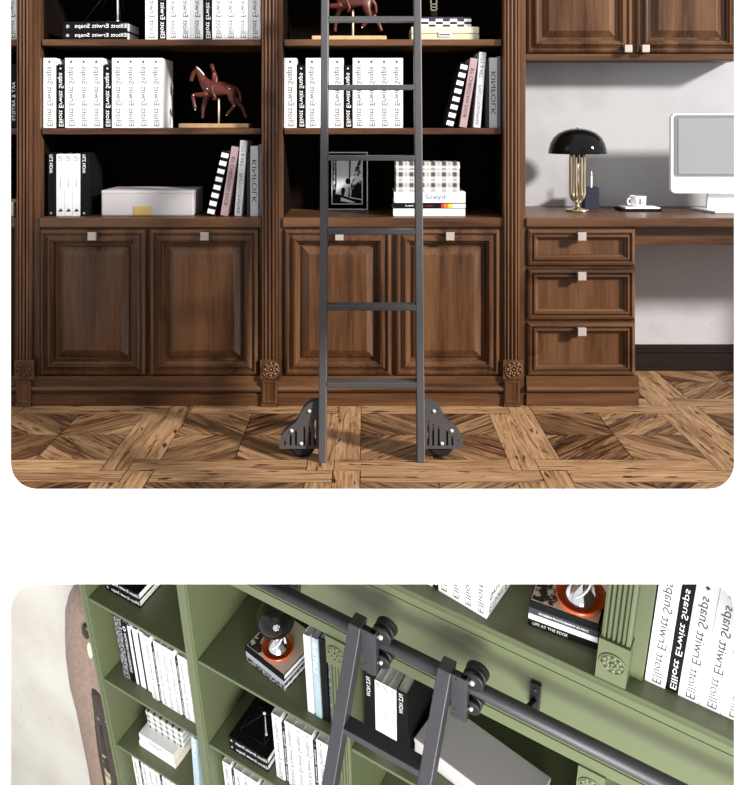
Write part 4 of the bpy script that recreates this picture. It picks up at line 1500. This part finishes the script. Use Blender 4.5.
# ---- column two
g = 'flat books under the orange dish, green column'
PR = rz(math.radians(-9))
zb = 0.0
for lab, th, ln, m, pg in (('black and white photo book at the bottom of the pile under the glass globe', 0.026, 0.205, 'cover_print_fine', 'white'),
                           ('grey book in the middle of the pile under the glass globe', 0.026, 0.20, 'mid', 'white'),
                           ('black book with a beige printed cover directly under the glass globe dish', 0.032, 0.205, 'black', 'white')):
    def top_sheet(root, m=m, ln=ln, th=th):
        if m == 'black':
            MB().box(0.004, ln - 0.004, 0.004, 0.196, th, th + 0.0006).build('cover_print', M['beige'], root)
            MB().box(0.006, 0.075, 0.006, 0.12, th + 0.0004, th + 0.0011).build('cover_picture', M['cover_print'], root)
    b = book(lab, th, ln, 0.2, M[m], M[pg], flat=True, group=g, extra=top_sheet)
    put(b, FR, (0.752, 0.100, zb), PR)
    zb += th + 0.0008
zb += 0.0009


def dish_ornament(label, o, s, ball=True):
    """orange dish carrying a chrome cone with white wire twists, a smoky glass globe behind"""
    t = thing('dish_ornament', label, 'ornament', o)
    x, y, z = o
    r = 0.062 * s
    MB().lathe([(0.001, 0), (r * 0.9, 0), (r, 0.004), (r, 0.014), (r * 0.94, 0.015), (r * 0.90, 0.006), (0.001, 0.005)], o, 40).build('dish', M['orange'], t)
    MB().lathe([(0.001, 0.006), (r * 0.72, 0.006), (r * 0.70, 0.010), (r * 0.16, 0.062 * s), (0.001, 0.064 * s)], o, 36).build('cone', M['chromecone'], t)
    for k in range(3):
        m = MB()
        a0 = 2 * PI * k / 3 + 0.4
        m.tube([(x + r * 0.5 * math.cos(a0 + 2.2 * q) * (1 - 0.35 * q), y + r * 0.5 * math.sin(a0 + 2.2 * q) * (1 - 0.35 * q), z + 0.030 + 0.055 * s * q) for q in [i / 8 for i in range(9)]], 0.0034, 8)
        m.build('wire_twist', M['ink_white'], t)
    if ball:
        MB().cyl((x, y, z + 0.06 * s), (x, y, z + 0.095 * s), 0.009, 14).build('neck', M['blackgloss'], t)
        rb = 0.072 * s
        MB().ball((x, y, z + 0.088 * s + rb), rb, 40, 24).build('glass_globe', M['smoke'], t)
    return t


put(dish_ornament('smoky glass globe on an orange dish over the flat pile of books', (0.872, 0.150, zb), 1.0), FR)
g = 'standing books at the end of the green column'
for lab, x, w, h, m, ti in (('white standing book farthest from the rosette post', 1.071, 0.027, 0.408, 'white', None),
                            ('pale blue standing book with white capitals', 1.105, 0.026, 0.414, 'lblue', [('LATINI', 0.24, 0.15, 0.013, 0.017, 'up', M['ink_white'])]),
                            ('black standing book between pale blue and dark blue ones', 1.1365, 0.028, 0.432, 'black', None),
                            ('dark blue standing book with white capitals against the rosette post', 1.170, 0.027, 0.428, 'dblue', [('PORTUGAL', 0.06, 0.28, 0.0135, 0.019, 'up', M['ink_white'])])):
    b = book(lab, w, h, 0.2, M[m], group=g, title=ti)
    put(b, FR, (x, 0.046, 0))
put_flat_pair(0.672, 0.035, -0.5, 'under the wire pyramid in the green column', 'flat black pair under wire pyramid')
put(wire_pyramid('wire pyramid standing on two flat black books in the green column', 0.125, 0.12, 0.135), FR, (0.70, 0.075, -0.5 + 0.082))
snaps_row(FR, 0.902, 0.04, -0.5, 'WBWWWBWW', 0.0405, 0.018, 0.378, 0.345, 0.22, 'beside the wire pyramid', 'photo books beside the wire pyramid')
snaps_row(FR, 0.606, 0.05, -0.941, 'WBWWWBWW', 0.0405, 0.018, 0.292, 0.262, 0.22, 'on the shelf under the wire pyramid', 'photo books under the wire pyramid shelf')

# ---- column three
film_books(FR, 1.303, 0.068, 0.0, 'in the row beside the green ladder', 'spines behind the green ladder', wb=0.041, ww=0.0272, h=0.338, dep=0.2)
t = thing('storage_box', 'long white lidded box on the green shelf behind the ladder', 'box', (1.484, 0.098, 0))
MB().box(1.484, 1.920, 0.098, 0.270, 0, 0.068).build('box_body', M['boxwhite'], t, 0.003)
MB().box(1.482, 1.922, 0.096, 0.272, 0.0682, 0.088).build('lid', M['boxwhite'], t, 0.003)
put(t, FR, None, rz(math.radians(-9)))

# ---- things on the ledge
HL = 0.9455
rows = [('W', 1.450), ('W', 1.492), ('W', 1.534), ('B', 1.5765), ('W', 1.597), ('W', 1.6385), ('W', 1.680), ('W', 1.7215)]
n_ = {'W': 0, 'B': 0}
pro = {}
for ch, x in rows:
    w = 0.0412 if ch == 'W' else 0.0195
    lab = '%s %s book from the left edge on the ledge over the ladder' % (ORD[n_[ch]], 'white' if ch == 'W' else 'black')
    n_[ch] += 1
    if ch not in pro:
        b = book(lab, w, 0.150, 0.2, M['black' if ch == 'B' else 'white'], group='photo books on the ledge over the ladder',
                 title=[('Elliott', 0.014, 0.115, w / 2, w * 0.46, 'up', M['ink_white' if ch == 'B' else 'ink_black'])])
        pro[ch] = b
    else:
        b = dup(pro[ch])
        b['label'] = lab
    put(b, FR @ Matrix.Translation((1.763, 0.004, 0)) @ Matrix.Rotation(math.radians(-7), 4, 'Z') @ Matrix.Translation((-1.763, -0.004, 0)), (x, 0.004 + (0.004 if ch == 'B' else 0), HL))
ct = MB()
put_text(ct, 'Elliott Erwitt', (0.0418, 0.014, 0.046), (0, 1, 0), (0, 0, -1), 0.178, 0.034)
put_text(ct, 'Snaps', (0.0418, 0.014, 0.094), (0, 1, 0), (0, 0, -1), 0.105, 0.036)
co = ct.build('cover_lettering', M['ink_black'], b)

g = 'flat books under the orange dish on the ledge'
zb = HL
for lab, th, m, ti in (('black book with bold white capitals at the bottom of the ledge pile', 0.025, 'black', [('LIFE AT THE EDGE', 0.014, 0.10, 0.013, 0.011, 'fwd', M['ink_white'])]),
                       ('white book second from the bottom of the ledge pile', 0.021, 'white', [('travel stories', 0.05, 0.06, 0.010, 0.006, 'fwd', M['ink'])]),
                       ('slate book under the black one in the ledge pile', 0.024, 'slate', [('MODERN PHOTOGRAPHY IN PARIS', 0.03, 0.14, 0.012, 0.008, 'fwd', M['ink_white'])]),
                       ('black book with a printed cover under the orange dish on the ledge', 0.027, 'black', None)):
    def top_sheet2(root, m=m, th=th, ti=ti):
        if ti is None:
            MB().box(0.003, 0.193, 0.003, 0.196, th, th + 0.0006).build('cover_print', M['beige'], root)
            MB().box(0.006, 0.075, 0.006, 0.13, th + 0.0004, th + 0.0011).build('cover_picture', M['cover_print'], root)
    b = book(lab, th, 0.197, 0.2, M[m], M['white'], flat=True, group=g, title=ti, extra=top_sheet2)
    put(b, FR, (1.872, 0.046, zb), rz(math.radians(5)))
    zb += th + 0.0006
zb += 0.0009
put(dish_ornament('orange dish with a chrome cone on the ledge pile beside the fluted post', (1.995, 0.125, zb), 1.12, ball=False), FR)
snaps_row(FR, 2.207, 0.038, HL, 'WBWWWW', 0.0540, 0.0320, 0.435, 0.432, 0.14, 'on the ledge beside the fluted post', 'photo books beside the fluted post')

# tall brown vessel by the wall
t = thing('floor_vase', 'tall brown glazed vase with a bronze hollow standing by the cream wall', 'vase', (-0.27, 0.27, HF))
prof = [(HF, 0.14), (HF + 0.05, 0.17), (-3.0, 0.24), (-2.4, 0.275), (-2.0, 0.285), (-1.7, 0.272), (-1.24, 0.268), (-1.05, 0.275), (-0.867, 0.262), (-0.70, 0.238), (-0.556, 0.212), (-0.47, 0.18), (-0.40, 0.14), (-0.36, 0.10)]
vz = MB()
n = 40
vz.loft([[(-0.27 + r * math.cos(2 * PI * j / n), 0.27 + 0.62 * r * math.sin(2 * PI * j / n), h) for j in range(n)] for h, r in prof], smooth=True)
vz.build('vase_body', M['skin'], t)


def vase_r(h):
    for (h0, r0), (h1, r1) in zip(prof, prof[1:]):
        if h0 <= h <= h1:
            return r0 + (r1 - r0) * (h - h0) / (h1 - h0)
    return prof[-1][1]


def vase_patch(rows, k, name, mat):
    """a shallow coloured area or painted highlight on the vase wall; rows of (height, from u, to u)"""
    m = MB()
    rings = []
    for h, u0, u1 in rows:
        r = vase_r(h)
        a0, a1 = [-math.acos(max(-1, min(1, (u + 0.27) / r))) for u in (u0, u1)]
        arc = [a0 + (a1 - a0) * q / 10 for q in range(11)]
        rings.append([(-0.27 + r * k * math.cos(a), 0.27 + 0.62 * r * k * math.sin(a), h) for a in arc] +
                     [(-0.27 + r * 0.96 * math.cos(a), 0.27 + 0.62 * r * 0.96 * math.sin(a), h) for a in arc[::-1]])
    m.loft(rings, smooth=True)
    return m.build(name, mat, t)


vase_patch([(-2.6, -0.20, -0.16), (-2.3, -0.26, -0.06), (-1.9, -0.285, -0.03), (-1.6, -0.285, -0.02), (-1.35, -0.28, -0.03), (-1.15, -0.262, -0.06), (-1.0, -0.245, -0.10), (-0.90, -0.245, -0.16), (-0.85, -0.238, -0.215)], 1.012, 'bronze_hollow', M['bronze'])
vase_patch([(-2.2, -0.245, -0.235), (-1.9, -0.262, -0.228), (-1.6, -0.262, -0.226), (-1.35, -0.252, -0.222), (-1.2, -0.240, -0.218), (-1.1, -0.224, -0.214)], 1.020, 'painted_highlight', M['glint'])  # highlight streak painted as a coloured strip
MB().ball((-0.252, 0.150, -0.520), 0.034, 16, 12, 0, (0.75, 0.5, 1.4)).build('bronze_dimple', M['bronze'], t)
MB().ball((-0.232, 0.138, -0.625), 0.030, 16, 12, 0, (0.55, 0.4, 2.0)).build('painted_glint', M['ivory'], t)  # pale bump painted as a highlight
put(t, FR)

# =================================================================== LIGHT
w = bpy.data.worlds.new('sky')
SC.world = w
w.use_nodes = True
w.node_tree.nodes['Background'].inputs[0].default_value = (0.97, 0.985, 1.0, 1)
w.node_tree.nodes['Background'].inputs[1].default_value = 0.92


def lamp(name, kind, energy, loc, aim, **kw):
    d = bpy.data.lights.new(name, kind)
    d.energy = energy
    for k, v in kw.items():
        setattr(d, k, v)
    o = bpy.data.objects.new(name, d)
    COL.objects.link(o)
    o.location = loc
    o.rotation_euler = (Vector(aim) - Vector(loc)).to_track_quat('-Z', 'Y').to_euler()
    return o


sun_dir = Vector((-0.809 * 0.92, 0.588 * 0.92, -0.392))
lamp('sun', 'SUN', 7.6, Vector((0, 0, 4)) - sun_dir, Vector((0, 0, 4)), angle=math.radians(6.0), color=(1.0, 0.955, 0.90))
lamp('library_fill', 'AREA', 540, (0.55, -1.0, -2.66), (0.40, 2.9, -0.5), shape='DISK', size=3.4, color=(1.0, 0.985, 0.95))  # added soft fill for the library, below and behind the camera

for o in bpy.data.objects:
    if '_o' in o:
        del o['_o']

SC.view_settings.view_transform = 'Standard'
SC.view_settings.look = 'None'
SC.view_settings.gamma = 1.0
SC.view_settings.exposure = 0.0
SC.view_settings.use_curve_mapping = False
